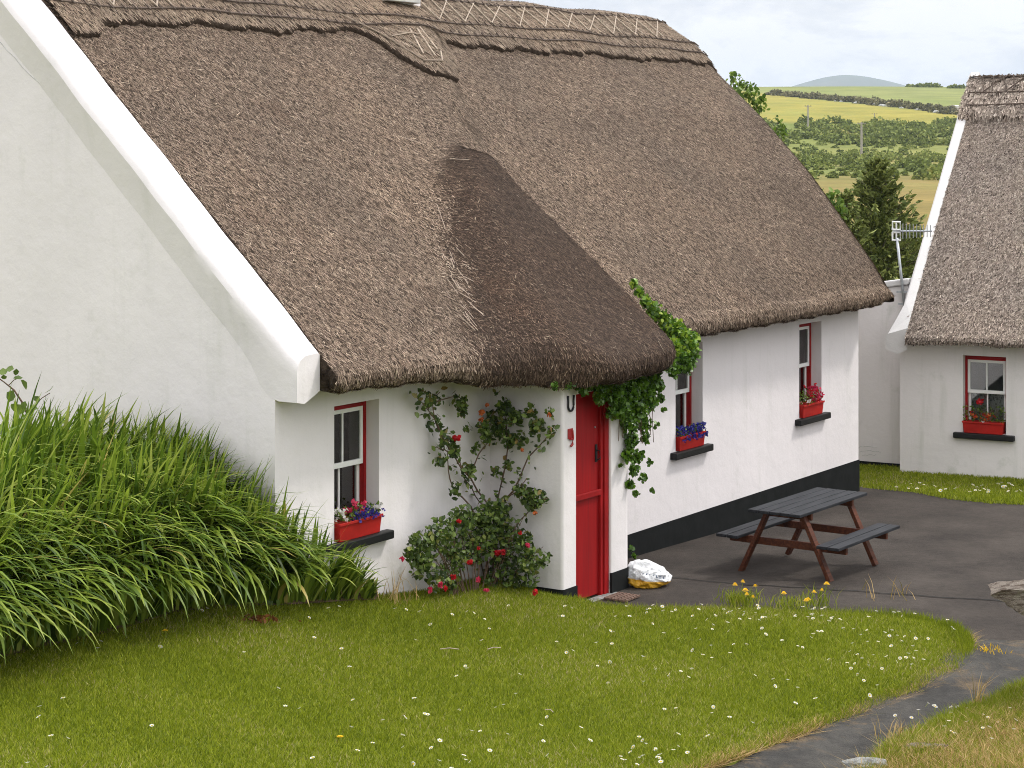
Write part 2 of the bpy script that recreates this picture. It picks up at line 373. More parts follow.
# mountain far beyond the fields
def mountain(name, cx, cy, w, h, seed, base=-35, d=900):
    nx, ny = 90, 24
    gx = np.linspace(-1, 1, nx)[None] * w + cx; gy = np.linspace(-1, 1, ny)[:, None] * d + cy
    X = np.repeat(gx, ny, 0); Y = np.repeat(gy, nx, 1)
    q = np.clip(1 - np.abs((X - cx) / w) ** 1.7, 0, 1) ** 1.15 * np.clip(1 - ((Y - cy) / d) ** 2, 0, 1)
    nz = np.array([[noise.noise(Vector((x * .004 + seed, y * .004, 0))) for x, y in zip(r, s)] for r, s in zip(X, Y)])
    grid_mesh(name, X, Y, base + (h - base) * (q + nz * .035 * q), M['mountain'])
mountain('mountain', (850 - 512) / F * 8000, 8000, 760, 4.65 + 67.5 * 4, 1.3)
mountain('hills', (1010 - 512) / F * 6000, 6000, 900, 4.65 + 53 * 3.0, 5.3)
mountain('hills', (560 - 512) / F * 7000, 7000, 700, 4.65 + 50 * 3.5, 9.3)

# yard
gx = np.linspace(-9, 26, 120); gy = np.linspace(13.0, 31.8, 90); X, Y = np.meshgrid(gx, gy)
grid_mesh('yard', X, Y, yard_z(X, Y) + .004 * np.sin(X * 1.7) * np.cos(Y * 1.3), M['yard'])

def inpoly(px, py, poly):
    poly = np.asarray(poly); x = poly[:, 0]; y = poly[:, 1]; r = np.zeros(len(px), bool); j = len(poly) - 1
    for i in range(len(poly)):
        c = ((y[i] > py) != (y[j] > py)) & (px < (x[j] - x[i]) * (py - y[i]) / (y[j] - y[i] + 1e-12) + x[i]); r ^= c; j = i
    return r
def edge_dist(px, py, poly):
    poly = np.asarray(poly); d = np.full(len(px), 1e9); n = len(poly)
    for i in range(n):
        a = poly[i]; b = poly[(i + 1) % n]; e = b - a; t = np.clip(((px - a[0]) * e[0] + (py - a[1]) * e[1]) / (e @ e + 1e-12), 0, 1)
        d = np.minimum(d, np.hypot(px - a[0] - t * e[0], py - a[1] - t * e[1]))
    return d
class EdgeMap:
    def __init__(s, poly, cell=.05):
        s.x0, s.y0 = poly.min(0) - .2; x1, y1 = poly.max(0) + .2; s.c = cell; s.nx = int((x1 - s.x0) / cell) + 2; s.ny = int((y1 - s.y0) / cell) + 2
        s.d = np.full((s.ny, s.nx), 9.); P = densify(poly, .04, 0); R_ = int(.6 / cell)
        oy, ox = np.mgrid[-R_:R_ + 1, -R_:R_ + 1]
        for x, y in P:
            i = int((x - s.x0) / cell); j = int((y - s.y0) / cell); jj = np.clip(oy + j, 0, s.ny - 1); ii = np.clip(ox + i, 0, s.nx - 1)
            d = np.hypot(s.x0 + ii * cell - x, s.y0 + jj * cell - y); s.d[jj, ii] = np.minimum(s.d[jj, ii], d)
    def __call__(s, x, y):
        i = np.clip(((x - s.x0) / s.c + .5).astype(int), 0, s.nx - 1); j = np.clip(((y - s.y0) / s.c + .5).astype(int), 0, s.ny - 1); return s.d[j, i]
def densify(poly, step=.12, jit=.02):
    out = []; n = len(poly)
    for i in range(n):
        a = np.array(poly[i]); b = np.array(poly[(i + 1) % n]); k = max(1, int(np.linalg.norm(b - a) / step))
        for j in range(k): out.append(a + (b - a) * j / k + RNG.normal(size=2) * jit)
    return np.array(out)
def sheet(name, poly, hfn, m_, step=.16, skirt=.25, kind='structure'):
    poly = densify(poly); x0, y0 = poly.min(0); x1, y1 = poly.max(0)
    gx, gy = np.meshgrid(np.arange(x0, x1, step), np.arange(y0, y1, step)); gx = gx.ravel() + RNG.normal(size=gx.size) * .02; gy = gy.ravel()
    ok = inpoly(gx, gy, poly) & (edge_dist(gx, gy, poly) > step * .5); gx = gx[ok]; gy = gy[ok]
    pts = [Vector(p) for p in poly] + [Vector((a, b)) for a, b in zip(gx, gy)]; nb = len(poly)
    ov, oe, of, *_ = geometry.delaunay_2d_cdt(pts, [(i, (i + 1) % nb) for i in range(nb)], [], 1, 1e-5)
    P = np.array([[v_.x, v_.y] for v_ in ov]); z = hfn(P[:, 0], P[:, 1], edge_dist(P[:, 0], P[:, 1], poly))
    V = [(a, b, c) for (a, b), c in zip(P, z)]; k = len(V); fs = [list(f) for f in of]
    # skirt round the rim
    from collections import Counter
    cnt = Counter(); 
    for f in fs:
        for i in range(len(f)): cnt[tuple(sorted((f[i], f[(i + 1) % len(f)])))] += 1
    low = {}
    for (a, b), c in list(cnt.items()):
        if c == 1:
            for q in (a, b):
                if q not in low: low[q] = len(V); V.append((V[q][0], V[q][1], V[q][2] - skirt))
            fs.append([a, b, low[b], low[a]])
    mb = MB(); mb.add(V, fs); o = mb.build(name, m_, smooth=True); tag(o, kind=kind); return o, poly

lz = lambda X, Y: lawn_z(X, Y)
LE = [(560, 590), (605, 602), (640, 603), (700, 602), (745, 603), (800, 607), (880, 612), (940, 618), (964, 628), (974, 642), (964, 660), (938, 678), (900, 695), (862, 709), (815, 726), (765, 742), (722, 756), (690, 770), (650, 790)]
LP = [G(x, y, lz)[:2] for x, y in LE]
lawn_poly = [(-9, 10.0), (LP[-1][0] - 1, 11)][::1]
lawn_poly = [(-9, 10.5), (-9, 24), (-2.6, 19.5)] + [W1(1.5, .25, 0)[:2], W1(3.45, .25, 0)[:2], W1(3.45, -.84, 0)[:2]] + LP + [(LP[-1][0] - .4, 12.2), (LP[-1][0] - .8, 10.5)]
def bank_h(X, Y):
    """extra height of the planted bed against the gable"""
    v = (X - C0[0]) * Iv[0] + (Y - C0[1]) * Iv[1]; a = (X - C0[0]) * Dv[0] + (Y - C0[1]) * Dv[1]
    return np.zeros_like(np.asarray(X, float))
def lawn_h(X, Y, e): return lawn_z(X, Y) - .06 * (1 - sstep(0, .35, e)) + .012 * np.sin(X * 2.1 + Y) * np.sin(Y * 1.7)
lawn, lpoly = sheet('lawn', lawn_poly, lawn_h, M['soil'])
# path, old tarmac between the lawns
PE = [(1030, 640), (985, 639), (955, 640), (930, 650), (880, 680), (800, 705), (640, 740), (560, 800), (760, 830), (900, 790), (1040, 740)]
pz = lambda X, Y: yard_z(X, Y) + .008
path_poly = [G(x, y, pz)[:2] for x, y in PE]
path_poly = [G(1120, 636, pz)[:2]] + path_poly + [G(1120, 700, pz)[:2]]
def path_h(X, Y, e): return .010 + .010 * np.sin(X * 3 + Y * 2) * np.sin(Y * 4.1) * sstep(0, .4, e) + .010 * sstep(0, .3, e)
sheet('path', path_poly, path_h, M['path'], .12, .06)
sm = [(640, 574), (690, 580), (740, 585), (800, 588), (860, 592), (930, 597), (1040, 604)]
SM = np.array([G(x, y, yard_z)[:2] for x, y in sm]); mbx = MB(); fx = np.interp(np.linspace(0, 6, 60), range(7), SM[:, 0]); fy = np.interp(np.linspace(0, 6, 60), range(7), SM[:, 1]) + .015 * np.sin(np.linspace(0, 50, 60))
mbx.add([(x, y + d, float(yard_z(x, y)) + .0085) for x, y in zip(fx, fy) for d in (-.011, .011)], [(2 * i, 2 * i + 2, 2 * i + 3, 2 * i + 1) for i in range(59)])
# grass bank bottom right
bz = lambda X, Y: .06 + .22 * sstep(17.4, 14.2, np.asarray(Y, float) - (np.asarray(X, float) - 3) * .9)
BE = [(1030, 682), (1005, 694), (975, 706), (940, 720), (915, 732), (890, 746), (872, 760), (858, 775), (830, 800)]
BP = [G(x, y, bz)[:2] for x, y in BE]
bank_poly = [(9, BP[0][1] + 1.2)] + BP + [(1.9, 10.5), (9, 10.5)]
def bankh(X, Y, e): return bz(X, Y) - .05 * (1 - sstep(0, .3, e)) + .02 * np.sin(X * 5) * np.sin(Y * 4)
sheet('lawn', bank_poly, bankh, M['soil'])
# strip of grass in front of the second cottage
sz = lambda X, Y: yard_z(X, Y) + .04
SE = [(852, 484), (880, 487), (915, 490), (950, 497), (990, 501), (1030, 503)]
SP = [G(x, y, sz)[:2] for x, y in SE]
strip_poly = [(12, SP[-1][1] - .8)] + SP[::-1] + [(4.2, 29.6), (3.4, 32.2), (12, 32.2)]
def striph(X, Y, e): return yard_z(X, Y) + .03 - .05 * (1 - sstep(0, .2, e))
sheet('lawn', strip_poly, striph, M['soil'])

def grass(name, poly, hfn, count, h=(.03, .06), w=.005, m_=None, view=True, tone=(0, 1), tp=1., fn_d=None, lean=.5):
    poly = np.asarray(poly); x0, y0 = poly.min(0); x1, y1 = poly.max(0); XS = []; n = 0; coarse = poly if len(poly) < 60 else poly[::3]
    while n < count:
        x = RNG.uniform(x0, x1, count); y = RNG.uniform(y0, y1, count); ok = inpoly(x, y, coarse)
        if view: ok &= (np.abs(x / y) < .30) & (HY + F * (CH - hfn(x, y, 1.)) / y < 810)
        if fn_d is not None: ok &= RNG.random(count) < fn_d(x, y)
        XS.append(np.stack([x[ok], y[ok]], 1)); n += ok.sum()
    P = np.concatenate(XS)[:count]; e = EdgeMap(poly)(P[:, 0], P[:, 1])
    z = hfn(P[:, 0], P[:, 1], e); n = len(P)
    hh = RNG.uniform(h[0], h[1], n) * (1 + .8 * (1 - sstep(0, .22, e)))
    th = RNG.uniform(0, 2 * math.pi, n); ln = RNG.normal(size=(n, 2)) * lean; sd = np.stack([np.cos(th), np.sin(th)], 1) * (w * RNG.uniform(.7, 1.4, n))[:, None]
    B = np.column_stack([P, z - .004]); T = B + np.column_stack([ln * hh[:, None], hh])
    S = np.column_stack([sd, np.zeros(n)])
    V = np.stack([B - S, B + S, T], 1).reshape(-1, 3); Q = np.arange(3 * n).reshape(n, 3)
    patch = np.sin(P[:, 0] * 1.3 + 1.7 * np.sin(P[:, 1] * .9)) * np.sin(P[:, 1] * 1.9 + P[:, 0] * .6)
    t = np.clip(tone[0] + (tone[1] - tone[0]) * RNG.random(n) ** tp + .10 * patch, 0, 1)
    o = npmesh(name, V, Q, m_ or M['grass'], tint=np.repeat(t, 3)); return o
tag(grass('grass', lpoly, lawn_h, 420000, (.022, .05), .0045, tone=(.1, 1.0), tp=1.2), 'short green mown grass of the front lawn', 'grass', kind='stuff')
rim = lambda x, y: (edge_dist(x, y, np.array(LP)[:]) < .16) * 1.0
def rimd(x, y):
    P = np.array(LP); d = np.full(len(x), 1e9)
    for a, b in zip(P[:-1], P[1:]):
        e = b - a; t = np.clip(((x - a[0]) * e[0] + (y - a[1]) * e[1]) / (e @ e), 0, 1); d = np.minimum(d, np.hypot(x - a[0] - t * e[0], y - a[1] - t * e[1]))
    return d
tag(grass('dry_grass', lpoly, lambda X, Y, e: lawn_h(X, Y, e), 6500, (.02, .04), .004, M['drygrass'], fn_d=lambda x, y: np.exp(-(rimd(x, y) / .085) ** 2) * (x > .8) * (y < 18.9) * (.35 + .65 * (np.sin(x * 9) > -.3)), lean=1.5), 'dry straw coloured grass along the rim of the front lawn', 'grass', kind='stuff')
tipx, tipy = G(925, 625, lz)[:2]
tag(grass('grass_fringe', lpoly, lawn_h, 3500, (.035, .075), .004, tone=(0, .8), fn_d=lambda x, y: np.exp(-(rimd(x, y) / .10) ** 2) * np.exp(-((x - tipx - .2) ** 2 + (y - tipy + .1) ** 2) / .5), lean=.35), 'longer green grass round the rounded tip of the lawn', 'grass', kind='stuff')
bp = np.array(bank_poly)
tag(grass('grass', bp, bankh, 62000, (.03, .07), .0045, tone=(.1, 1), tp=1.1, fn_d=lambda x, y: 1 - .8 * sstep(1.2, 1.8, -(y - (x - 3) * .9) + 16.0)), 'green grass on the bank beside the path at the bottom right', 'grass', kind='stuff')
tag(grass('dry_grass', bp, bankh, 19000, (.03, .09), .004, M['drygrass'], fn_d=lambda x, y: .03 + .97 * sstep(1.0, 1.6, -(y - (x - 3) * .9) + 16.0), lean=.9), 'straw brown dry grass on the bank at the bottom right', 'grass', kind='stuff')
tag(grass('grass', np.array(strip_poly), striph, 60000, (.025, .06), .008, tone=(.1, 1)), 'grass strip in front of the second cottage', 'grass', kind='stuff')

tag(mbx.build('yard_joint', M['black']), kind='structure')
# ------------------------------------------------------------------ main cottage
HOUSE = empty('cottage', (C0[0], C0[1], 0), RZ1)
tag(HOUSE, 'large whitewashed thatched cottage with red half door and black plinth', 'cottage')
WIN = [(.83, 1.505), (7.28, 7.96), (10.67, 11.37)]; WZ = (1.01, 2.25)
def wall_grid(mb, xs, zs, hole, y0, y1):
    """front wall with openings: outer face y0, reveals back to y1"""
    xs = sorted(set(xs)); zs = sorted(set(zs)); cell = {}
    for i in range(len(xs) - 1):
        for j in range(len(zs) - 1):
            cx = (xs[i] + xs[i + 1]) / 2; cz = (zs[j] + zs[j + 1]) / 2
            cell[i, j] = not any(h[0] < cx < h[1] and h[2] < cz < h[3] for h in hole)
    idx = {}
    def vid(i, j, k):
        if (i, j, k) not in idx: idx[i, j, k] = len(mb.v); mb.v.append((xs[i], (y0, y1)[k], zs[j]))
        return idx[i, j, k]
    def face(*q): mb.f.append([vid(*t) for t in q]); mb.mi.append(mb.cur)
    for (i, j), s in cell.items():
        if not s: continue
        face((i, j, 0), (i + 1, j, 0), (i + 1, j + 1, 0), (i, j + 1, 0)); face((i, j, 1), (i, j + 1, 1), (i + 1, j + 1, 1), (i + 1, j, 1))
        for di, dj, e in ((-1, 0, ((i, j), (i, j + 1))), (1, 0, ((i + 1, j + 1), (i + 1, j))), (0, -1, ((i + 1, j), (i, j))), (0, 1, ((i, j + 1), (i + 1, j + 1)))):
            if not cell.get((i + di, j + dj), False):
                (a, b_), (c_, d_) = e; face((a, b_, 0), (a, b_, 1), (c_, d_, 1), (c_, d_, 0))
    return mb
mb = MB(); xs = [.3, 12.3] + [x for w_ in WIN for x in w_]; holes = [(a, b_, WZ[0], WZ[1]) for a, b_ in WIN] + [(3.6, 4.35, -.7, 2.1)]
wall_grid(mb, xs + [3.6, 4.35], [-.7, WZ[0], WZ[1], 2.1, 2.6], holes, 0, .45)
LW = 12.6; RV = 3.88; RD = 2 * RV
def roofline(v): return 2.62 + .9375 * (v if v < RV else RD - v)
# gable, back and far walls with real thickness
def gable(mb, x0, x1):
    vs = np.concatenate([np.linspace(0, RV, 14), np.linspace(RV, RD, 14)[1:]]); k = len(mb.v); n = len(vs)
    for x in (x0, x1):
        for v_ in vs: mb.v.append((x, v_, roofline(v_) - (.12 if x1 > 5 else 0)))
        for v_ in vs: mb.v.append((x, v_, -.7))
    for s in range(2):
        o = k + s * 2 * n
        for i in range(n - 1):
            q = [o + i, o + i + 1, o + n + i + 1, o + n + i]; mb.f.append(q if s == 0 else q[::-1]); mb.mi.append(0)
    for i in range(n - 1): mb.f.append([k + i, k + 2 * n + i, k + 2 * n + i + 1, k + i + 1]); mb.mi.append(0)
    mb.f.append([k, k + n, k + 3 * n, k + 2 * n]); mb.mi.append(0); mb.f.append([k + n - 1, k + 3 * n - 1, k + 4 * n - 1, k + 2 * n - 1][::1]); mb.mi.append(0)
gable(mb, 0, .3); gable(mb, LW - .3, LW)
mb.box(.3, LW - .3, RD - .35, RD, -.7, 2.6)
wall = mb.build('wall', M['white'], HOUSE)
mb = MB(); mb.box(.31, LW - .31, .46, RD - .36, -.1, 0); mb.box(.31, LW - .31, .46, RD - .36, 2.35, 2.4)
mb.box(.31, LW - .31, 3.9, 4.0, 0, 2.35); mb.build('room_interior', M['interior'], HOUSE)
# porch walls
PA0, PA1, PN = 3.37, 4.73, .87; DA0, DA1 = 3.63, 4.31
mb = MB(); k = 7
def lump(mb, x0, x1, y0, y1, z0, z1, r, corners):
    """post of plan rectangle with chosen rounded corners"""
    pts = []
    for cx, cy, a0, rr in ((x1 - r, y0 + r, -90, corners[0]), (x1 - r, y1 - r, 0, corners[1]), (x0 + r, y1 - r, 90, corners[2]), (x0 + r, y0 + r, 180, corners[3])):
        if rr:
            for t in range(5): a = R(a0 + 22.5 * t); pts.append((cx + r * math.cos(a), cy + r * math.sin(a)))
        else:
            a = R(a0 + 45); pts.append((cx + r * math.copysign(1, math.cos(a)), cy + r * math.copysign(1, math.sin(a))))
    n = len(pts); zs = np.linspace(z0, z1, 12); vs = [(x, y, z) for z in zs for x, y in pts]
    fs = [(i * n + j, i * n + (j + 1) % n, (i + 1) * n + (j + 1) % n, (i + 1) * n + j) for i in range(len(zs) - 1) for j in range(n)]
    fs += [tuple(range(n))[::-1], tuple((len(zs) - 1) * n + j for j in range(n))]
    mb.add(vs, fs)
lump(mb, PA0, DA0, -PN, .02, -.5, 2.5, .03, (0, 0, 0, 1)); lump(mb, DA1, PA1, -PN, .02, -.5, 2.5, .11, (1, 0, 0, 0))
mb.box(DA0 - .003, DA1 + .003, -PN + .01, -PN + .3, 2.12, 2.5)
mb.build('porch_wall', M['white'], HOUSE, bevel=.015)
# black plinth, 1.2 cm proud of the walls
mb = MB(); t = .012
mb.box(-t, PA0 - t, -t, .05, -.6, .21); mb.box(PA1 + t, LW + t, -t, .05, -.6, .21); mb.box(LW - .1, LW + t, .05, RD, -.6, .21)
lump(mb, PA0 - t, DA0, -PN - t, -t, -.6, .21, .042, (0, 0, 0, 1)); lump(mb, DA1, PA1 + t, -PN - t, -t, -.6, .21, .122, (1, 0, 0, 0))
mb.build('plinth', M['black'], HOUSE)
# door
dz0, dz1, dy = .0, 2.12, -PN + .07
d = MB().box(DA0 + .045, 4.165, dy, dy + .045, dz0 + 1.07, dz1 - .05).build('door', M['door'], HOUSE, bevel=.004)
MB().box(DA0 + .045, 4.165, dy, dy + .045, dz0 + .02, dz0 + 1.055).build('lower_leaf', M['door'], d, bevel=.004)
MB().box(DA0 + .045, 4.18, dy - .035, dy - .002, 1.035, 1.095).build('rail', M['red'], d, bevel=.006)
mb = MB(); mb.box(DA0, DA0 + .04, dy - .03, dy + .07, 0, dz1); mb.box(4.17, 4.215, dy - .03, dy + .07, 0, dz1); mb.box(4.225, DA1, dy - .045, dy + .07, 0, dz1); mb.box(DA0 + .04, 4.17, dy - .03, dy + .07, dz1 - .045, dz1)
mb.build('door_frame', M['red'], d, bevel=.005)
mb = MB(); mb.box(4.10, 4.135, dy - .012, dy - .001, 1.38, 1.56); mb.tube([(4.117, dy - .012, 1.50), (4.117, dy - .05, 1.50), (4.117, dy - .055, 1.42), (4.117, dy - .02, 1.40)], .008); mb.build('handle', M['iron'], d)
MB().box(4.085, 4.10, dy - .012, dy - .001, 1.73, 1.745).build('bolt', M['galv'], d)
MB().box(DA0 + .02, 4.40, -PN - .05, -PN + .06, -.12, .006).build('doorstep', M['stone'], d, bevel=.01)

def window(par, x0, x1, z0, z1, rev=.15, mir=False, curtain=True, red_left=True):
    w_ = MB(); t = .035; y = rev; y2 = rev + .12
    w_.box(x0 + t, x1 - t, y - .004, y2 - .004, z1 - t - .035, z1 - t)
    w_.box(x0, x0 + t, y, y2, z0, z1).box(x1 - t, x1, y, y2, z0, z1).box(x0 + t, x1 - t, y, y2, z1 - t, z1).box(x0 + t, x1 - t, y, y2, z0, z0 + t)
    w = w_.build('window', M['red'], par, bevel=.004)
    zm = z0 + (z1 - z0) * .52
    def sash(a, b_, c_, d_, yy):
        q = MB(); s = .04; cx = (a + b_) / 2
        q.box(a, a + s, yy, yy + .035, c_, d_).box(b_ - s, b_, yy, yy + .035, c_, d_).box(a + s, b_ - s, yy, yy + .035, c_, c_ + .05).box(a + s, b_ - s, yy, yy + .035, d_ - s, d_)
        q.box(cx - .011, cx + .011, yy + .004, yy + .03, c_ + .05, d_ - s); q.build('sash', M['whitepaint'], w, bevel=.003)
        MB().box(a + s, b_ - s, yy + .015, yy + .019, c_ + .05, d_ - s).build('pane', M['glass'], w)
    sash(x0 + t, x1 - t, zm - .02, z1 - t - .036, y + .012); sash(x0 + t + .0, x1 - t - .0, z0 + t, zm + .02, y + .055)
    if curtain:
        n = 40; xs_ = np.linspace(x0 + .06, x1 - .06, n); q = MB()
        vs = [(x, y + .17 + .018 * math.sin(i * 1.1), z) for i, x in enumerate(xs_) for z in (z0 + .05, zm)]
        q.add(vs, [(2 * i, 2 * i + 2, 2 * i + 3, 2 * i + 1) for i in range(n - 1)]); q.build('curtain', M['lace'], w, smooth=True)
    MB().box(x0 - .13, x1 + .13, -.085, rev + .02, z0 - .085, z0 - .003).build('sill', M['sill'], w, bevel=.012)
    MB().box(x0 - .2, x1 + .2, rev + .9, rev + .92, z0 - .6, z1 + .15).build('room_backing', M['interior'], w)
    return w
for i, (a, b_) in enumerate(WIN): window(HOUSE, a, b_, WZ[0], WZ[1])

# ---- thatch
MS = .9375; ZB = 2.787 + MS * .25
_sil = [(884, 303), (891, 292), (887, 278), (875, 257), (851, 222), (814, 171), (767, 116), (717, 66), (702, 50), (684, 38), (648, 14), (633, 3)]
_ev = np.array([-.8, -.45, -.29, 0, .51, 1.29, 2.18, 3.01, 3.28, 3.48, 3.86, 4.04])
_ea = np.array([12.5, 12.72, 12.93, 13.19, 13.51, 13.93, 14.15, 14.10, 14.10, 13.9, 13.48, 13.3])
def a_end(v): return np.interp(v, _ev, _ea)
def hood(a, v):
    lf = 2.30 + .95 * sstep(-.9, 1.2, v)                       # the left side of the hood swells up gradually
    edge = sstep(lf, lf + 1.25, a) * (1 - sstep(5.04, 5.16, a))
    top = 1 - sstep(.95, 1.75, v + .35 * np.clip(4.9 - a, 0, 2))
    return (.44 + .09 * (1.1 - v)) * edge * top
def crease(a, v):
    ac = 5.05 + (np.clip(v, 1.0, 3.2) - 1.1) * .75
    return .10 * sstep(ac - 2.6, ac - .1, a) * (1 - sstep(ac, ac + .35, a)) * sstep(.7, 1.4, v) * (1 - sstep(2.9, 3.3, v))
def zroof(a, v):
    z = ZB + MS * v
    z = z - .5 * np.maximum(0, .30 - (RV - v)) ** 2 / .30       # rounded ridge
    wob = .022 * np.sin(a * 1.3 + .7) * np.sin(v * 1.1 + a * .5) + .012 * np.sin(a * 3.1 + v * 2.3)
    e = a_end(v) - a; z = z - .16 * np.clip(1 - e / .30, 0, 1) ** 2
    return z + hood(a, v) + crease(a, v) + wob * (1 - .5 * (e < .5))
def nlip(a): return .36 + .80 * sstep(2.35, 3.75, a) * (1 - sstep(5.05, 5.16, a))
def zlip(a): return np.interp(a, [0, .4, 2.0, 2.6, 3.2, 4, 5.05, 5.16, 9, 12.2, 12.6, 13.2], [2.47, 2.45, 2.39, 2.29, 2.25, 2.23, 2.27, 2.395, 2.39, 2.39, 2.42, 2.52])
na = 250; asn = np.linspace(0, 1, na); av = np.linspace(0, 1, 84) ** .9
A = []; 
for q in asn:
    row = []
    a0 = .315 + (12.6 - .315) * q; vn = -nlip(a0)
    for t in av:
        v_ = RV + (vn - RV) * t; ae = float(a_end(v_)) ; a = .315 + (ae - .315) * q; row.append((a, v_, float(zroof(a, v_))))
    ae = float(a_end(vn)); a = .315 + (ae - .315) * q; vn = -nlip(a); zn = float(zroof(a, vn)); zl = float(zlip(a)) + .010 * math.sin(a * 9) + .008 * math.sin(a * 23)
    row[-1] = (a, vn, zn)
    h_ = zn - zl
    for dv, f_ in ((.045, .16), (.075, .36), (.075, .6), (.045, .82), (0, 1.0), (-.08, 1.02), (-.22, .88), (-.36, .6)):
        row.append((a - (.0 if q < 1 else 0), vn - dv, zn - h_ * f_))
    row.append((a, .12 if True else 0, zl + .32))
    A.append(row)
A = np.array(A); nj = A.shape[1]
# far end: the verge rolls over and tucks back under
ext = []
for k_, (da, dz) in enumerate(((.0, -.10), (-.05, -.22), (-.16, -.32))):
    r_ = A[-1].copy(); sc = np.concatenate([np.ones(84), np.linspace(1, 0, nj - 84) ** 2]); r_[:, 0] += da; r_[:, 2] += dz * sc; r_[:, 2] = np.maximum(r_[:, 2], 2.43); ext.append(r_)
r_ = A[-1].copy(); r_[:, 0] = 12.5; r_[:84, 2] = np.maximum(r_[:84, 2] - .45, 2.5); r_[84:] = (12.5, .1, 2.5); ext.append(r_)
# face of the thatch against the gable coping
r0 = A[0].copy(); r0[:84, 2] -= .2; r0[84:] = (.315, .1, 2.62)
FULL = np.concatenate([r0[None], A, np.array(ext)])
ni = len(FULL); V = FULL.reshape(-1, 3)
i = (np.arange(ni - 1)[:, None] * nj + np.arange(nj - 1)[None]).ravel(); Q = np.stack([i, i + 1, i + nj + 1, i + nj], 1)
# back slope (simple continuation over the ridge)
bk = []
for q in np.linspace(0, 1, 30):
    row = []
    for t in np.linspace(0, 1, 14):
        v_ = RV + (RV + .4) * t; vm = RD - v_; a = .315 + (float(a_end(vm)) - .315) * q; row.append((a, v_, ZB + MS * vm - .5 * max(0, .30 - (RV - vm)) ** 2 / .30))
    row.append((row[-1][0], RD + .3, 2.4)); row.append((row[-1][0], RD - .1, 2.6)); bk.append(row)
bk = np.array(bk); nb_ = bk.shape[1]; ib = (np.arange(29)[:, None] * nb_ + np.arange(nb_ - 1)[None]).ravel() + len(V)
Q = np.concatenate([Q, np.stack([ib, ib + nb_, ib + nb_ + 1, ib + 1], 1)[:, ::-1]]); V = np.concatenate([V, bk.reshape(-1, 3)])

def straws(grid, count, L=(.032, .085), w=.0031, lift=.009, jit=.33, jmax=None, ragged=True, stray=.01):
    """short straws laid down the slope over a grid of points [i,j] (j runs downslope)"""
    g = grid; gi, gj = g.shape[:2]
    P00 = g[:-1, :-1]; P10 = g[1:, :-1]; P01 = g[:-1, 1:]; P11 = g[1:, 1:]
    nr = np.cross(P10 - P00, P01 - P00); ar = np.linalg.norm(nr, axis=-1).ravel(); cum = np.cumsum(ar); cum /= cum[-1]
    c = np.searchsorted(cum, RNG.random(count)); s = RNG.random(count)[:, None]; t = RNG.random(count)[:, None]
    f = lambda a: a.reshape(-1, 3)[c]
    p = f(P00) * (1 - s) * (1 - t) + f(P10) * s * (1 - t) + f(P01) * (1 - s) * t + f(P11) * s * t
    dn = unit(f(P01) - f(P00)); n_ = unit(np.cross(f(P10) - f(P00), dn)) ; n_ *= -np.sign((n_ * np.array([0, 0, 1.]) + n_ * np.array([0, -.7, 0])).sum(1, keepdims=True)) * -1
    # make the normal point away from the building (up or out)
    sg = np.sign(n_[:, 2:3] * 1.0 - n_[:, 1:2] * .7); sg[sg == 0] = 1; n_ = n_ * sg
    sd = np.cross(dn, n_); ang = RNG.normal(size=(count, 1)) * jit
    st = RNG.random((count, 1)) < stray; ang = np.where(st, RNG.uniform(-1.3, 1.3, (count, 1)), ang)
    d = dn * np.cos(ang) + sd * np.sin(ang); s2 = unit(np.cross(d, n_)) * (w * RNG.uniform(.6, 1.4, (count, 1)))
    ln = RNG.uniform(L[0], L[1], (count, 1)); ln = np.where(st, ln * 1.8, ln)
    a = p - d * ln * .5 - n_ * .004; b = p + d * ln * .5 + n_ * lift * RNG.uniform(.3, 1.6, (count, 1))
    V = np.stack([a - s2, a + s2, b + s2 * .8, b - s2 * .8], 1).reshape(-1, 3); Q = np.arange(4 * count).reshape(count, 4)
    return V, Q, p, st[:, 0]
def thatch_mesh(name, V, Q, parts, mats, parent):
    """base grid plus straw sets [(V,Q,tint,matindex)] in one mesh"""
    Vs = [V]; Qs = [Q]; T = [np.full(len(V), .3)]; MI = [np.zeros(len(Q))]; o = len(V)
    for v_, q_, t_, mi_ in parts:
        Vs.append(v_); Qs.append(q_ + o); o += len(v_); T.append(t_); MI.append(mi_)
    return npmesh(name, np.concatenate(Vs), np.concatenate(Qs), mats, parent, np.concatenate(T), np.concatenate(MI), False)
sv, sq, sp, st = straws(A[:, :84 + 6], 480000)
tt = np.clip(RNG.beta(1.5, 1.8, len(sp)) + .28 * (st), 0, 1)
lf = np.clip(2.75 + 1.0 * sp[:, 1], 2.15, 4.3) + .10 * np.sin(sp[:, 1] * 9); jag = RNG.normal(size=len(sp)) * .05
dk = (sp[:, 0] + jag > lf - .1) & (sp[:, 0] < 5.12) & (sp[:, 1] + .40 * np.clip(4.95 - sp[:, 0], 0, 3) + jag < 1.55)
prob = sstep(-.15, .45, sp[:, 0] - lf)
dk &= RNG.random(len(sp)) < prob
thatch = thatch_mesh('thatch', V, Q, [(sv, sq, np.repeat(tt, 4), np.where(dk, 2, 1))], [M['thatch_base'], M['straw'], M['straw_dark']], HOUSE)

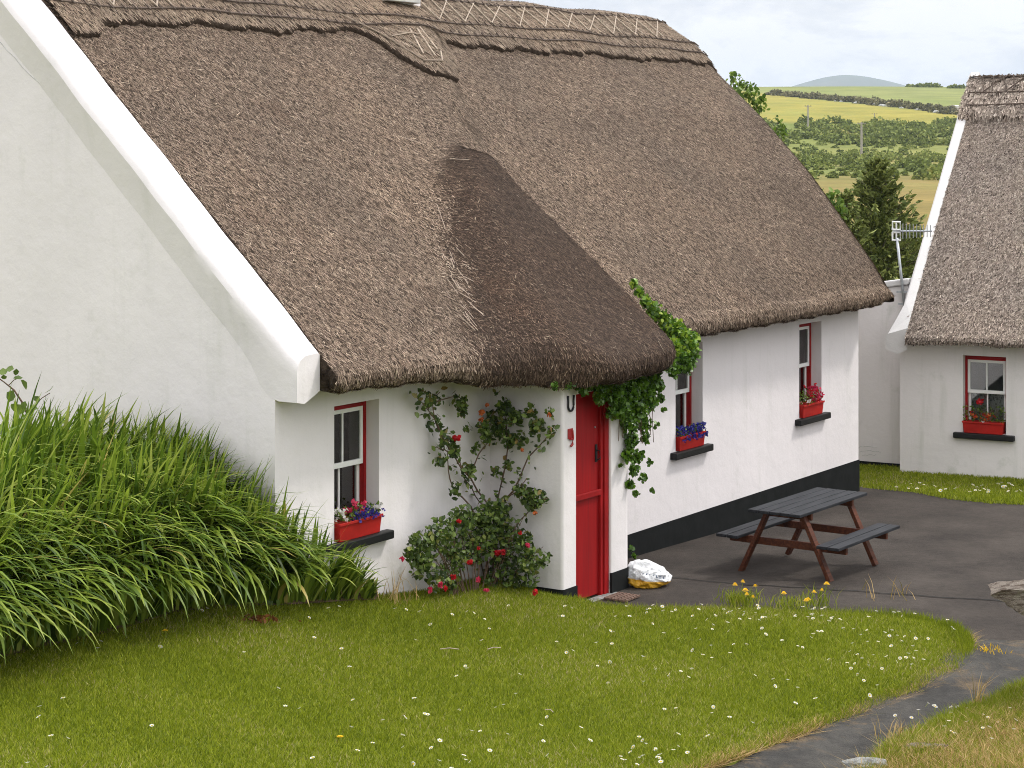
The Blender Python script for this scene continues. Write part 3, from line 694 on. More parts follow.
# ridge cap: a second layer with a ragged lower edge and one tongue
_ca = [.3, .7, .85, 1.1, 3.6, 5.0, 5.25, 5.45, 5.70, 5.95, 6.3, 6.58, 6.72, 6.85, 9, 14.3]
_cv = [2.80, 2.82, 2.98, 3.02, 3.01, 3.12, 3.05, 2.78, 2.55, 2.45, 2.50, 2.64, 2.86, 3.05, 3.00, 3.01]
def capgrid(x0, endf, zf, edgef, thick, n, vtop, nj=26):
    G_ = []
    for q in np.linspace(0, 1, n):
        row = []
        ve = edgef(x0 + (float(endf(3.05)) - x0) * q)
        ve += .018 * math.sin(q * 97) + .012 * math.sin(q * 311) + random.uniform(-.012, .012)
        for t in np.linspace(0, 1, nj):
            v_ = vtop + (ve - vtop) * t; vm = min(v_, 2 * RV - v_)
            a = x0 + (float(endf(vm)) + .03 - x0) * q; row.append((a, v_, float(zf(a, vm)) + thick * (1 if t < .97 else .9)))
        row.append((row[-1][0], ve - .012, row[-1][2] - thick * .6)); row.append((row[-1][0], ve + .02, float(zf(row[-1][0], ve)) - .01)); G_.append(row)
    return np.array(G_)
CG = capgrid(.31, a_end, zroof, lambda a: float(np.interp(a, _ca, _cv)), .085, 420, RV + .7)
ncj = CG.shape[1]; ii = (np.arange(len(CG) - 1)[:, None] * ncj + np.arange(ncj - 1)[None]).ravel()
endr = CG[-1].copy(); endr[:, 2] -= .10; CGf = np.concatenate([CG, endr[None]]); ii = (np.arange(len(CGf) - 1)[:, None] * ncj + np.arange(ncj - 1)[None]).ravel()
cv_, cq_, cp_, cst = straws(CG[:, :-2], 60000, (.07, .14), .0045, .010, .2, stray=.004)
cap = thatch_mesh('ridge_cap', CGf.reshape(-1, 3), np.stack([ii, ii + 1, ii + ncj + 1, ii + ncj], 1), [(cv_, cq_, np.repeat(RNG.beta(2, 2, len(cp_)), 4), np.ones(len(cq_)))], [M['thatch_base'], M['straw_cap']], thatch)
def rods(zf, endf, parent, levels, zig, x0, tongue=True, darkzig=False):
    mbd = MB(); mbl = MB(); z_ = lambda a, v_: float(zf(a, v_)) + .105
    for lv in levels:
        pts = []; a = x0
        while a < float(endf(lv)) + .02: pts.append((a, lv + .012 * math.sin(a * 1.7) + random.uniform(-.006, .006), z_(a, lv) + random.uniform(-.004, .006))); a += .22
        mbd.tube(pts, .011, 5)
        a = x0 + .1
        while a < float(endf(lv)): mbd.beam((a, lv + .03, z_(a, lv + .03) + .012), (a + .015, lv - .03, z_(a, lv - .03) + .012), .016, .012); a += .16 + random.random() * .03
    for (a0, a1, v0, v1, step) in zig:
        a = a0; s = 0
        while a < a1:
            j1, j2 = random.uniform(-.05, .05), random.uniform(-.05, .05)
            for (p, q) in (((a + j1, v1), (a + step * .18 + j2, v0)), ((a + step * .18 + j2, v0 + .01), (a + step * 1.12, v1)), ((a + step * .5 + j1, v1), (a + step * .62, v0 + .02))):
                nseg = 3; pts = [(p[0] + (q[0] - p[0]) * t, p[1] + (q[1] - p[1]) * t) for t in (0, .33, .66, 1)]
                MB().tube([(x, y, z_(x, y) + .008) for x, y in pts], .0085, 5).build('hazel_spar', M['rod_dark'] if darkzig else M['rod'], parent)
            a += step; s += 1
    if tongue:
        for p, q in (((5.75, 2.98), (6.05, 2.68)), ((6.05, 2.68), (6.42, 2.66)), ((5.55, 3.2), (5.8, 2.92)), ((5.95, 3.1), (6.3, 2.72)), ((6.05, 3.05), (6.42, 3.0)), ((6.35, 3.1), (6.15, 2.75)), ((6.5, 3.1), (6.35, 2.72)), ((6.42, 2.66), (6.55, 2.78)), ((5.3, 3.35), (5.75, 2.98)), ((6.1, 3.2), (6.5, 2.85)), ((6.62, 3.15), (6.5, 2.8)), ((5.85, 3.0), (6.25, 3.02))):
            p = (p[0] - .25, p[1] - .08); q = (q[0] - .25, q[1] - .08); MB().beam((p[0], p[1], z_(*p)), (q[0], q[1], z_(*q) + .01), .016, .012).build('hazel_spar', M['rod'], parent)
    mbd.build('binding_rod', M['rod_dark'], parent)
rods(zroof, a_end, thatch, (3.12, 3.28, 3.62), [(7.0, 12.9, 3.30, 3.60, .62), (.5, 2.0, 3.13, 3.60, .6)], .34)
# loose stems in the valley left of the hood
mb = MB()
for k in range(34):
    v_ = random.uniform(-.12, .5); a = 2.85 + 1.0 * v_ + random.gauss(0, .09); L_ = random.uniform(.06, .26); th = random.gauss(-2.2, .4)
    q = (a + math.cos(th) * L_ * .5, max(v_ + math.sin(th) * L_, -.34)); mb.tube([(a, v_, float(zroof(a, v_)) + .03), (q[0], q[1], float(zroof(q[0], max(q[1], -1.1))) + .04)], .0035, 4)
for p, q in (((4.15, 1.75), (4.45, 1.62)), ((4.5, 1.3), (4.58, 1.1)), ((3.7, .9), (3.5, .65))):
    mb.tube([(*p, float(zroof(*p)) + .03), (*q, float(zroof(*q)) + .04)], .0038, 4)
tag(mb.build('loose_straw', M['rod'], thatch), kind='stuff')

# coping of the near gable
mb = MB(); rings = []
vs = np.concatenate([np.linspace(-.25, RV, 40), np.linspace(RV, RD + .25, 14)[1:]])
for v_ in vs:
    vm = v_ if v_ < RV else RD - v_; s = np.clip((vm + .25) / 4, 0, 1)
    top = 2.807 + MS * (vm + .25) + .006 * math.sin(v_ * 5) + .004 * math.sin(v_ * 13) - .35 * max(0, .1 - (RV - vm)); top -= .0
    ox = -.07 * min(1, max(0, (vm + .25) / .5)) - .03 * s + .005 * math.sin(v_ * 7.7)
    ht = (top - 2.36 - .05) if vm < 0 else .56 + (top - 2.41 - .56) * max(0, 1 - vm / .3)
    n = .7297; r = .07
    sec = [(.312, top - .34), (.312, top - .02), (.29, top), (ox + .12, top - .012), (ox + .05, top - .045), (ox + .014, top - .10), (ox, top - .16), (ox * .70, top - .15 - (ht - .15) * .32), (ox * .32, top - .15 - (ht - .15) * .68), (min(-.002, ox * .02), top - ht - .02), (.1, top - ht - .04)]
    if vm < .0: sec = [(x, top - (top - z) * 1.0) for x, z in sec]
    rings.append([(x, v_, z) for x, z in sec])
V_ = [p for r_ in rings for p in r_]; n = len(rings[0])
# square kneeler end: bottom of the block level at z 2.40
for i_ in range(n):
    pass
fs = [(i_ * n + j, i_ * n + (j + 1) % n, (i_ + 1) * n + (j + 1) % n, (i_ + 1) * n + j) for i_ in range(len(rings) - 1) for j in range(n)]
fs += [tuple(range(n)), tuple((len(rings) - 1) * n + j for j in range(n))[::-1]]
mb.add(V_, fs); mb.build('coping', M['white'], HOUSE, smooth=True).data.set_sharp_from_angle(angle=R(32))
crk = [(-20, 20), (0, 43), (30, 73), (74, 121), (100, 152), (137, 191), (160, 222), (180, 246), (200, 276), (222, 312), (246, 350), (262, 376)]
mb = MB(); pts = []
for x, y in crk:
    v_, z = onA(x, y, -.003); pts.append((-.003, v_ + random.uniform(-.01, .01), z + random.uniform(-.008, .008)))
fine_ = []
for a, b_ in zip(pts[:-1], pts[1:]):
    for t in (0, .25, .5, .75): fine_.append((-.003, a[1] + (b_[1] - a[1]) * t + random.gauss(0, .006), a[2] + (b_[2] - a[2]) * t + random.gauss(0, .008)))
mb.tube(fine_[:17], .0028, 4); mb.tube(fine_[19:30], .0022, 4); mb.tube(fine_[31:], .0028, 4)
tag(mb.build('hairline_crack', M['slab'], HOUSE), kind='stuff')
# chimney on the ridge
mb = MB(); mb.box(6.25, 7.0, 3.5, 4.25, 6.35, 7.6); ch = mb.build('chimney', M['white'], HOUSE, bevel=.03)
MB().box(6.17, 6.85, 3.40, 4.33, 6.40, 6.47).build('flashing', M['slab'], ch, bevel=.01)
MB().box(6.18, 7.07, 3.43, 4.32, 7.6, 7.7).build('chimney_cap', M['slab'], ch, bevel=.01)
MB().tube([(6.62, 3.87, 7.7), (6.62, 3.87, 7.98)], [.13, .11], 12).build('chimney_pot', M['brick'], ch)

# fittings on the porch
hs = MB(); pts = [(3.505 + .045 * math.cos(t), -PN - .012, 2.00 - (.0 if math.sin(t) > 0 else .055 * -math.sin(t)) + (0)) for t in np.linspace(math.pi, 2 * math.pi, 12)]
pts = [(3.45, -PN - .012, 2.13)] + [(3.455, -PN - .012, 2.07)] + [(3.505 + .052 * math.cos(t), -PN - .012, 2.03 + .055 * math.sin(t)) for t in np.linspace(math.pi, 2 * math.pi, 10)] + [(3.555, -PN - .012, 2.07), (3.56, -PN - .012, 2.13)]
hs.tube([Vector(p) for p in pts], .011, 6); E_ = empty('horseshoe', W1(3.505, -PN, 2.05), RZ1)
for k in range(len(hs.v)): hs.v[k] = (hs.v[k][0] - 3.505, hs.v[k][1] + PN, hs.v[k][2] - 2.05)
hs.build('shoe', M['iron'], E_, smooth=True); tag(E_, 'dark iron horseshoe nailed to the white wall left of the red door', 'horseshoe')
sg = empty('number_sign', W1(3.50, -PN, 1.70), RZ1); tag(sg, 'small dark red number plate under the horseshoe beside the door', 'sign')
MB().box(-.045, .045, -.012, -.002, .0, .10).build('plate', M['numplate'], sg, bevel=.003)
mb = MB(); mb.tube([(.03, -.012, .08), (.04, -.014, .0), (.03, -.014, -.06), (0, -.014, -.075)], .013, 6); mb.tube([(-.02, -.014, .0), (.035, -.014, -.01)], .012, 6)
mb.build('digit', M['numplate'], sg)

# ------------------------------------------------------------------ second cottage
H2 = empty('cottage', (C2[0], C2[1], -.35), RZ2); tag(H2, 'second whitewashed thatched cottage at the right edge with one red boxed window', 'cottage')
O2 = -(-.35)   # local z = world z + .35
x20, x21 = onV(963, 400, 0, C2, A2, I2)[0], onV(1006, 400, 0, C2, A2, I2)[0]; z20, z21 = .40 + O2, 1.53 + O2
mb = MB(); wall_grid(mb, [.3, 8.7, x20, x21], [-.4, z20, z21, 2.25], [(x20, x21, z20, z21)], 0, .45)
RV2 = 3.9
def gable2(mb, x0, x1):
    vs = np.concatenate([np.linspace(0, RV2, 10), np.linspace(RV2, 2 * RV2, 10)[1:]]); k = len(mb.v); n = len(vs)
    for x in (x0, x1):
        for v_ in vs: mb.v.append((x, v_, 2.15 + O2 - .12 + MS * (v_ if v_ < RV2 else 2 * RV2 - v_)))
        for v_ in vs: mb.v.append((x, v_, -.4))
    for s in range(2):
        o = k + s * 2 * n
        for i in range(n - 1):
            q = [o + i, o + i + 1, o + n + i + 1, o + n + i]; mb.f.append(q if s == 0 else q[::-1]); mb.mi.append(0)
    for i in range(n - 1): mb.f.append([k + i, k + 2 * n + i, k + 2 * n + i + 1, k + i + 1]); mb.mi.append(0)
    mb.f.append([k, k + n, k + 3 * n, k + 2 * n]); mb.mi.append(0)
gable2(mb, 0, .3); gable2(mb, 8.7, 9); mb.box(.3, 8.7, 7.45, 7.8, -.4, 2.2)
mb.build('wall', M['white_b'], H2)
mb = MB(); mb.box(.31, 8.69, 1.6, 1.7, -.2, 2.3); mb.box(.31, 8.69, .46, 7.4, 2.2, 2.3); mb.build('room_interior', M['interior'], H2)
window(H2, x20, x21, z20, z21, .12)
ZB2 = 2.15 + O2
def zroof2(a, v): return ZB2 + MS * v - .5 * np.maximum(0, .30 - (RV2 - v)) ** 2 / .30 + .02 * np.sin(a * 1.7 + 1) * np.sin(v * 1.4)
A_ = []
for a in np.linspace(.2, 9.2, 110):
    row = [(a, v_, float(zroof2(a, v_))) for v_ in np.linspace(RV2, -.33, 50)]; zn = row[-1][2]; zl = 1.72 + O2 + .012 * math.sin(a * 7) + .008 * math.sin(a * 19)
    if a < .5: zl -= .04
    h_ = zn - zl
    row += [(a, -.33 - dv, zn - h_ * f_) for dv, f_ in ((.035, .2), (.05, .45), (.04, .75), (0, 1.), (-.1, 1.02), (-.2, .8))] + [(a, .1, zl + .3)]; A_.append(row)
A_ = np.array(A_); nj2 = A_.shape[1]; r0 = A_[0].copy(); r0[:50, 2] -= .2; r0[50:] = (.12, .1, 1.95 + O2)
FU = np.concatenate([r0[None], A_]); i = (np.arange(len(FU) - 1)[:, None] * nj2 + np.arange(nj2 - 1)[None]).ravel(); Q2 = np.stack([i, i + 1, i + nj2 + 1, i + nj2], 1)
V2 = FU.reshape(-1, 3); bk = np.array([[(a, RV2 + t * (RV2 + .3), float(zroof2(a, RV2 - t * (RV2 + .3)))) for t in np.linspace(0, 1, 8)] for a in np.linspace(.17, 9.2, 10)])
ib = (np.arange(9)[:, None] * 8 + np.arange(7)[None]).ravel() + len(V2); Q2 = np.concatenate([Q2, np.stack([ib, ib + 8, ib + 9, ib + 1], 1)]); V2 = np.concatenate([V2, bk.reshape(-1, 3)])
near = A_[:34, :56]
sv, sq, sp, st = straws(near, 82000, (.05, .12), .0075, .016, .4)
far_ = A_[33:, :56]; sv2, sq2, sp2, st2 = straws(far_, 16000, (.1, .2), .015, .02, .3)
th2 = thatch_mesh('thatch', V2, Q2, [(sv, sq, np.repeat(RNG.beta(1.9, 2.1, len(sp)), 4), np.ones(len(sq))), (sv2, sq2, np.repeat(RNG.beta(1.9, 2.1, len(sp2)), 4), np.ones(len(sq2)))], [M['thatch_base'], M['straw_b']], H2)
_rv = RV; RV = RV2
CG = capgrid(.06, lambda v_: 9.2, zroof2, lambda a: 3.06, .10, 200, RV2 + .5, 18); RV = _rv
ncj = CG.shape[1]; r0 = CG[0].copy(); r0[:, 2] -= .12; CGf = np.concatenate([r0[None], CG]); ii = (np.arange(len(CGf) - 1)[:, None] * ncj + np.arange(ncj - 1)[None]).ravel()
cv_, cq_, cp_, cst = straws(CG[:70, :-1], 9000, (.10, .2), .010, .02, .22)
ctop, cqt, cpt, cstt = straws(CG[:70, 6:10], 500, (.08, .14), .008, .035, .6)
cap2 = thatch_mesh('ridge_cap', CGf.reshape(-1, 3), np.stack([ii, ii + 1, ii + ncj + 1, ii + ncj], 1), [(cv_, cq_, np.repeat(RNG.beta(2, 2, len(cp_)), 4), np.ones(len(cq_))), (ctop, cqt, np.repeat(RNG.beta(2, 2, len(cpt)), 4), np.ones(len(cqt)))], [M['thatch_base'], M['straw_b']], th2)
rods(lambda a, v_: zroof2(a, v_) + .035, lambda v_: 3.2, th2, (3.20, 3.42, 3.74), [(.3, 3.2, 3.43, 3.73, .36)], .15, False, True)
mb = MB(); rings = []
for v_ in list(np.linspace(-.28, RV2, 24)) + list(np.linspace(RV2, 2 * RV2 + .2, 8)[1:]):
    vm = v_ if v_ < RV2 else 2 * RV2 - v_; top = ZB2 + MS * vm + .03 + .006 * math.sin(v_ * 6); fl = .16 * max(0, 1 - (vm + .28) / .35)
    rings.append([(x, v_, z) for x, z in ((.195, top - .3), (.195, top), (.06 - fl, top - .0 - fl * .6), (.03 - fl, top - .04 - fl * .6), (.03 - fl, top - .2 - fl * .7), (.04, top - .3 - fl * .5))])
n = 6; mb.add([p for r_ in rings for p in r_], [(i_ * n + j, i_ * n + (j + 1) % n, (i_ + 1) * n + (j + 1) % n, (i_ + 1) * n + j) for i_ in range(len(rings) - 1) for j in range(n)] + [tuple(range(n)), tuple((len(rings) - 1) * n + j for j in range(n))[::-1]])
mb.build('coping', M['coping'], H2, bevel=.006)
# lean-to wall between the cottages
LT = empty('outbuilding', (C2[0], C2[1], -.35), RZ2); tag(LT, 'grey white rendered lean-to with sloping parapet between the two cottages', 'outbuilding')
mb = MB(); mb.add([(x, y, z) for y in (.5, 2.9) for x, z in ((-2.6, -.3), (-.02, -.3), (-.02, 2.50 + O2), (-2.6, 2.10 + O2))], [(0, 1, 2, 3), (7, 6, 5, 4), (0, 4, 5, 1), (1, 5, 6, 2), (2, 6, 7, 3), (3, 7, 4, 0)])
mb.build('wall', M['white_b'], LT, bevel=.02)
mb = MB(); mb.add([(x, y, z) for y in (.46, .72) for x, z in ((-2.62, 2.105 + O2), (-.01, 2.505 + O2), (-.01, 2.60 + O2), (-2.62, 2.2 + O2))], [(0, 1, 2, 3), (7, 6, 5, 4), (0, 4, 5, 1), (1, 5, 6, 2), (2, 6, 7, 3), (3, 7, 4, 0)])
mb.build('parapet', M['coping'], LT, bevel=.02)
mb = MB(); mb.box(-2.61, -.01, .488, .56, -.3, .13); mb.build('plinth', M['black'], LT)
mb = MB(); rr = random.Random(3)
for zz, xa, xb in ((.27, -.78, -.45), (.33, -.80, -.5), (.21, -.74, -.52)):
    p = [(x, .497, zz + rr.uniform(-.012, .012) + .03 * math.sin((x - xa) * 8)) for x in np.linspace(xa, xb, 9)]; mb.tube(p, .003, 4)
mb.build('crack', M['slab'], LT)
# TV aerial bracketed to the gable wall
def p2(px, py, v): a, z = onV(px, py, v, C2, A2, I2); return Vector((a, v, z))
mb0 = p2(906, 308, .42); top = p2(897, 238, .42); AE = empty('tv_aerial', tuple(C2 + A2 * mb0.x + I2 * .42) + (mb0.z,), RZ2)
tag(AE, 'grey TV aerial on a thin pole bracketed beside the second cottage', 'aerial')
o0 = mb0.copy(); Lc = lambda p: Vector(p) - o0
MB().tube([Lc(p2(905, 311, .42)), Lc(top)], .022, 8).build('pole', M['galv'], AE, smooth=True)
mb = MB(); 
for yy in (292, 304): mb = MB(); q = Lc(p2(905 - (304 - yy) * .15, yy, .42)); mb.beam(q + Vector((-.10, 0, 0)), q + Vector((.12, 0, 0)), .03, .03); mb.beam(q, q + Vector((0, .12, 0)), .03, .03); mb.build('bracket', M['galv'], AE)
b0 = Lc(p2(897, 231, .42)); b1 = Lc(p2(932, 231, .42)); MB().tube([b0 + Vector((-.05, 0, 0)), b1], .014, 6).build('boom', M['galv'], AE)
for k, t in enumerate(np.linspace(.18, .97, 9)):
    c_ = b0.lerp(b1, t); hgt = .12 - .03 * t; MB().tube([c_ + Vector((0, -.02, -hgt)), c_ + Vector((0, -.02, hgt))], .007, 5).build('director', M['galv'], AE)
mb = MB(); rx = b0.x - .03
for s in (-1, 1):
    for (z0_, z1_) in ((.03, .14),): 
        mb.tube([b0 + Vector((x, 0, s * z)) for x, z in ((-.07, .02), (-.07, .14), (.05, .14), (.05, .02), (-.07, .02))], .016, 6)
        mb.tube([b0 + Vector((-.01, 0, s * .02)), b0 + Vector((-.01, 0, s * .14))], .012, 6)
mb.build('reflector', M['whitepaint'], AE)

# ------------------------------------------------------------------ window boxes
def flower_box(origin, rz, L, label, cols, foliage_amt=1., spill=0, up=.12, colm='treeleaf', n=110):
    E = empty('flower_box', origin, rz); tag(E, label, 'window box', 'red window boxes on the black sills')
    mb = MB(); h = .17
    mb.add([(x * s, y * s2, z) for z, s, s2 in ((0, .94, .85), (h, 1, 1)) for x, y in ((-L / 2, -.085), (L / 2, -.085), (L / 2, .085), (-L / 2, .085))], [(3, 2, 1, 0), (0, 1, 5, 4), (1, 2, 6, 5), (2, 3, 7, 6), (3, 0, 4, 7)])
    mb.add([(x, y, h - .02) for x, y in ((-L / 2 + .01, -.075), (L / 2 - .01, -.075), (L / 2 - .01, .075), (-L / 2 + .01, .075))], [(0, 1, 2, 3)])
    mb.box(-L / 2 - .008, L / 2 + .008, -.095, -.083, h - .025, h + .003); mb.box(-L / 2 - .008, L / 2 + .008, .083, .095, h - .025, h + .003)
    mb.build('box', M['redbox'], E, bevel=.005)
    rg = np.random.default_rng(int(L * 1000 + len(label)))
    m_ = int(230 * foliage_amt); P = np.stack([rg.uniform(-L / 2, L / 2, m_), rg.uniform(-.09, .07, m_), h + rg.random(m_) ** 1.2 * up], 1)
    V, Q = leaves(P, .035, rng=rg); npmesh('foliage', V, Q, M[colm], E, tint_of(m_, 6, rg))
    for cm, x0, x1, z0, z1, k, sz in cols:
        P = np.stack([rg.uniform(x0, x1, k) * L, rg.uniform(-.11, .05, k) - (.03 if z0 < 0 else 0), h + rg.uniform(z0, z1, k)], 1)
        # blossom of five petals
        PP = np.repeat(P, 5, 0) + rg.normal(size=(k * 5, 3)) * sz * .35; V, Q = leaves(PP, sz, rng=rg, aspect=.85)
        npmesh('blossom', V, Q, M[cm], E, tint_of(len(PP), 6, rg, .3, 1))
    return E
def boxat(px_c, i, **k):
    a, b_ = WIN[i]; o = W1((a + b_) / 2, .035, WZ[0] - .002); return flower_box(o, RZ1, .64, **k)
boxat(0, 0, label='red window box of white, pink and blue flowers on the sill left of the roses', cols=[('p_white', -.5, -.15, .02, .12, 9, .035), ('p_white', .3, .45, .06, .12, 4, .03), ('p_pink', -.2, .2, .05, .14, 16, .035), ('p_blue', -.15, .5, -.03, .08, 46, .026)], up=.12)
boxat(0, 1, label='red window box brimming with deep blue trailing flowers beside the ivy', cols=[('p_blue', -.5, .5, -.05, .10, 120, .028)], up=.09)
boxat(0, 2, label='red window box of tall pink geraniums at the far end of the large cottage', cols=[('p_pink', -.1, .4, .02, .20, 26, .04), ('p_white', -.42, -.3, .0, .08, 3, .035), ('p_red', -.3, .4, .05, .24, 10, .035)], up=.18, foliage_amt=.7)
o = C2 + A2 * ((x20 + x21) / 2 - .01) + I2 * .03
flower_box((o[0], o[1], -.35 + z20), RZ2, .60, 'red window box of geraniums on the sill of the second cottage', [('p_red', -.2, -.08, .24, .32, 5, .045), ('p_orange', -.25, .15, .03, .14, 12, .035), ('p_red', -.4, .4, .02, .16, 9, .03), ('p_white', -.1, .1, 0, .03, 3, .03)], up=.22, n=80)

# ------------------------------------------------------------------ picnic table
tc = (3.27, 22.03); tz = float(yard_z(*tc)); ta = math.atan2(.82, .57)
PT = empty('picnic_table', (tc[0], tc[1], tz), ta); tag(PT, 'wooden picnic table with dark boards and red brown legs on the tarmac yard', 'picnic table')
def boards(n, w, gap, L, zc, yc, th):
    mb = MB(); tot = n * w + (n - 1) * gap
    for k in range(n): y = yc - tot / 2 + k * (w + gap); mb.box(-L / 2 + random.uniform(-.004, .004), L / 2 + random.uniform(-.004, .004), y, y + w, zc - th, zc)
    return mb
boards(5, .118, .009, 1.68, .745, 0, .032).build('tabletop', M['tabletop'], PT, bevel=.005)
for s in (-1, 1): boards(2, .125, .012, 1.56, .43, s * .60, .034).build('seat', M['tabletop'], PT, bevel=.005)
for ex in (-.56, .56):
    for s in (-1, 1): MB().beam((ex, s * .54, 0), (ex, s * .20, .71), .045, .085, (1, 0, 0)).build('leg', M['tableleg'], PT, bevel=.004)
    sx = .05 if ex < 0 else -.05
    MB().box(ex + sx - .022, ex + sx + .022, -.70, .70, .315, .395).build('crossbar', M['tableleg'], PT, bevel=.005)
    MB().box(ex + sx - .022, ex + sx + .022, -.29, .29, .635, .712).build('top_rail', M['tableleg'], PT, bevel=.005)

# ------------------------------------------------------------------ bag beside the porch
bx, by, bz_ = G(649, 586, lambda X, Y: 0); BG = empty('compost_bag', (bx, by, 0), R(8)); tag(BG, 'crumpled white and yellow plastic bag lying against the porch', 'bag')
import bmesh
bm = bmesh.new(); bmesh.ops.create_icosphere(bm, subdivisions=5, radius=1)
for v_ in bm.verts:
    c = v_.co; x, y, z = c; r_ = 1 + .12 * noise.noise(c * 2.1) - .30 * abs(noise.noise(c * 2.4 + Vector((4, 1, 2)))) - .06 * abs(noise.noise(c * 6)) + .10
    taper = 1 - .30 * max(0, x) ** 1.5 + .10 * max(0, -x); v_.co = Vector((x * .225 * r_ + .02 * z, y * .16 * r_, max(z * (.150 - .055 * x) * r_ * (1 + .05 * math.sin(x * 7 + y * 5)) + .105 - .03 * x, .004)))
me = bpy.data.meshes.new('bag'); bm.to_mesh(me); bm.free(); me.materials.append(M['bag']); me.polygons.foreach_set('use_smooth', [True] * len(me.polygons)); link('sack', me, BG)
mb = MB()
for k in range(7):
    x = -.10 + k * .036; zz = .125 - x * .2; mb.box(x, x + .007, -.158, -.153, zz, zz + .028); mb.box(x, x + .018, -.158, -.153, zz + (.022 if k % 2 else 0), zz + .005 + (.022 if k % 2 else 0))
mb.build('lettering', M['ink'], BG)
# brick grating by the doorstep
gx_, gy_, gz_ = G(622, 599, lambda X, Y: .0); GR = empty('drain_grate', (gx_, gy_, .012), RZ1); tag(GR, 'rusty brown drain grate in the ground beside the doorstep', 'drain grate')
mb = MB()
for k in range(7): mb.box(-.15, .15, -.13 + k * .04, -.118 + k * .04, 0, .02)
for k in range(6): mb.box(-.15 + k * .056, -.135 + k * .056, -.13, .126, .001, .017)
mb.build('grating', M['brick'], GR)

# ------------------------------------------------------------------ climbing rose, rose bush, ivy
def rpos(px, py, off=.12):
    if px < 492:
        a, z = onV(px, py, -off); v_ = -off
        if a > PA0 - .06: a = PA0 - .06
    else:
        v_, z = onA(px, py, PA0 - off); a = PA0 - off
    return np.array([a, v_, z])
def local_to(parent_origin):
    return parent_origin
def plant(name, base_px, label, cat):
    b = rpos(*base_px); w_ = W1(b[0], b[1], b[2]); E = empty(name, w_, RZ1); tag(E, label, cat); return E, b
E, b0_ = plant('climbing_rose', (492, 588), 'tall climbing rose with bare brown stems against the white wall left of the porch', 'climbing rose')
stems = [[(490, 590), (487, 560), (482, 530), (470, 505), (455, 490), (448, 470), (449, 440)], [(492, 590), (494, 560), (496, 530), (489, 505), (470, 478), (452, 455), (440, 430), (428, 408), (415, 396)],
         [(494, 590), (498, 555), (497, 525), (505, 500), (520, 478), (528, 458), (545, 440), (555, 425)], [(493, 590), (492, 550), (494, 515), (502, 480), (508, 450), (506, 430), (503, 410)],
         [(496, 588), (500, 560), (508, 540), (520, 520), (535, 505), (548, 498)], [(488, 590), (480, 560), (470, 535), (458, 515)], [(470, 478), (478, 455), (490, 440), (498, 425)], [(452, 455), (445, 450), (437, 447)],
         [(440, 430), (434, 418), (432, 402), (440, 392)], [(428, 408), (440, 400), (455, 395), (463, 400)], [(505, 500), (518, 492), (527, 478)], [(494, 515), (480, 500), (470, 488), (462, 470), (458, 450)]]
mb = MB(); SP_ = []
for k, s in enumerate(stems):
    pts = [rpos(x, y, .08 + .05 * math.sin(k * 2.1) + .03) - b0_ for x, y in s]
    fine_ = []
    for a, b in zip(pts[:-1], pts[1:]):
        for t in (0, .5): fine_.append(a + (b - a) * t + np.array([random.gauss(0, .008) for _ in range(3)]))
    fine_.append(pts[-1]); r0_ = .014 if k in (0, 1, 2, 3) else .008
    mb.tube(fine_, list(np.linspace(r0_, .004, len(fine_))), 6); SP_ += fine_
mb.build('stem', M['stem'], E, smooth=True)
def blobs(lst, fn, per, rg=RNG, base=None):
    out = []
    for (x, y, rp, dens) in lst:
        c = fn(x, y); r_ = rp * .0103; k = int(per * dens * rp ** 1.6)
        d = rg.normal(size=(k, 3)); d = unit(d) * (rg.random((k, 1)) ** .5) * np.array([r_ * 1.15, min(r_ * .7, .22), r_]); out.append(c + d - (base if base is not None else 0))
    return np.concatenate(out)
rb = [(530, 412, 8, .9), (510, 440, 9, .8), (484, 428, 8, .9), (550, 432, 6, .6), (468, 428, 5, .5), (476, 448, 6, .5), (494, 470, 6, .5), (535, 425, 8, .8), (503, 407, 9, 1), (515, 418, 11, 1), (500, 428, 11, 1.2), (520, 440, 9, .8), (492, 418, 8, .8), (540, 425, 8, .7), (550, 412, 5, .7), (463, 403, 7, 1), (462, 412, 6, .8), (447, 440, 9, .7), (455, 450, 7, .6), (430, 400, 6, .5), (437, 420, 4, .5), (422, 395, 7, .5), (440, 463, 8, .6), (528, 497, 10, 1.3), (540, 498, 8, 1.1), (520, 490, 7, 1), (532, 508, 5, .6), (468, 470, 8, .6), (455, 490, 8, .5), (508, 465, 7, .4), (485, 437, 7, .8), (472, 520, 9, .8), (532, 432, 6, .6), (497, 392, 4, .4)]
P = blobs(rb, lambda x, y: rpos(x, y, .17), 2.3, base=b0_); P = P[RNG.random(len(P)) < .85]; SPa = np.array(SP_); sk = RNG.integers(10, len(SPa), 420); P = np.concatenate([P, SPa[sk] + RNG.normal(size=(420, 3)) * np.array([.06, .03, .05])])
V, Q = leaves(P, .062, droop=(0, -.25, -.2), aspect=.62); npmesh('foliage', V, Q, M['roseleaf'], E, tint_of(len(P), 6, power=1.3))
def bloom(x, y, s, m_, parent, b, petals=14, off=.26):
    c = rpos(x, y, off) - b; k = petals; d = unit(RNG.normal(size=(k, 3))) ; PP = c + d * s * .45; V, Q = leaves(PP, s * .8, aspect=.9); npmesh('flower', V, Q, M[m_], parent, tint_of(k, 6, lo=.2))
for x, y, s, m_ in [(457, 438, .055, 'p_red'), (482, 413, .05, 'p_orange'), (481, 420, .04, 'p_orange'), (549, 415, .035, 'p_orange'), (535, 513, .035, 'p_orange'), (487, 405, .035, 'p_orange'), (522, 450, .03, 'p_orange')]: bloom(x, y, s, m_, E, b0_)
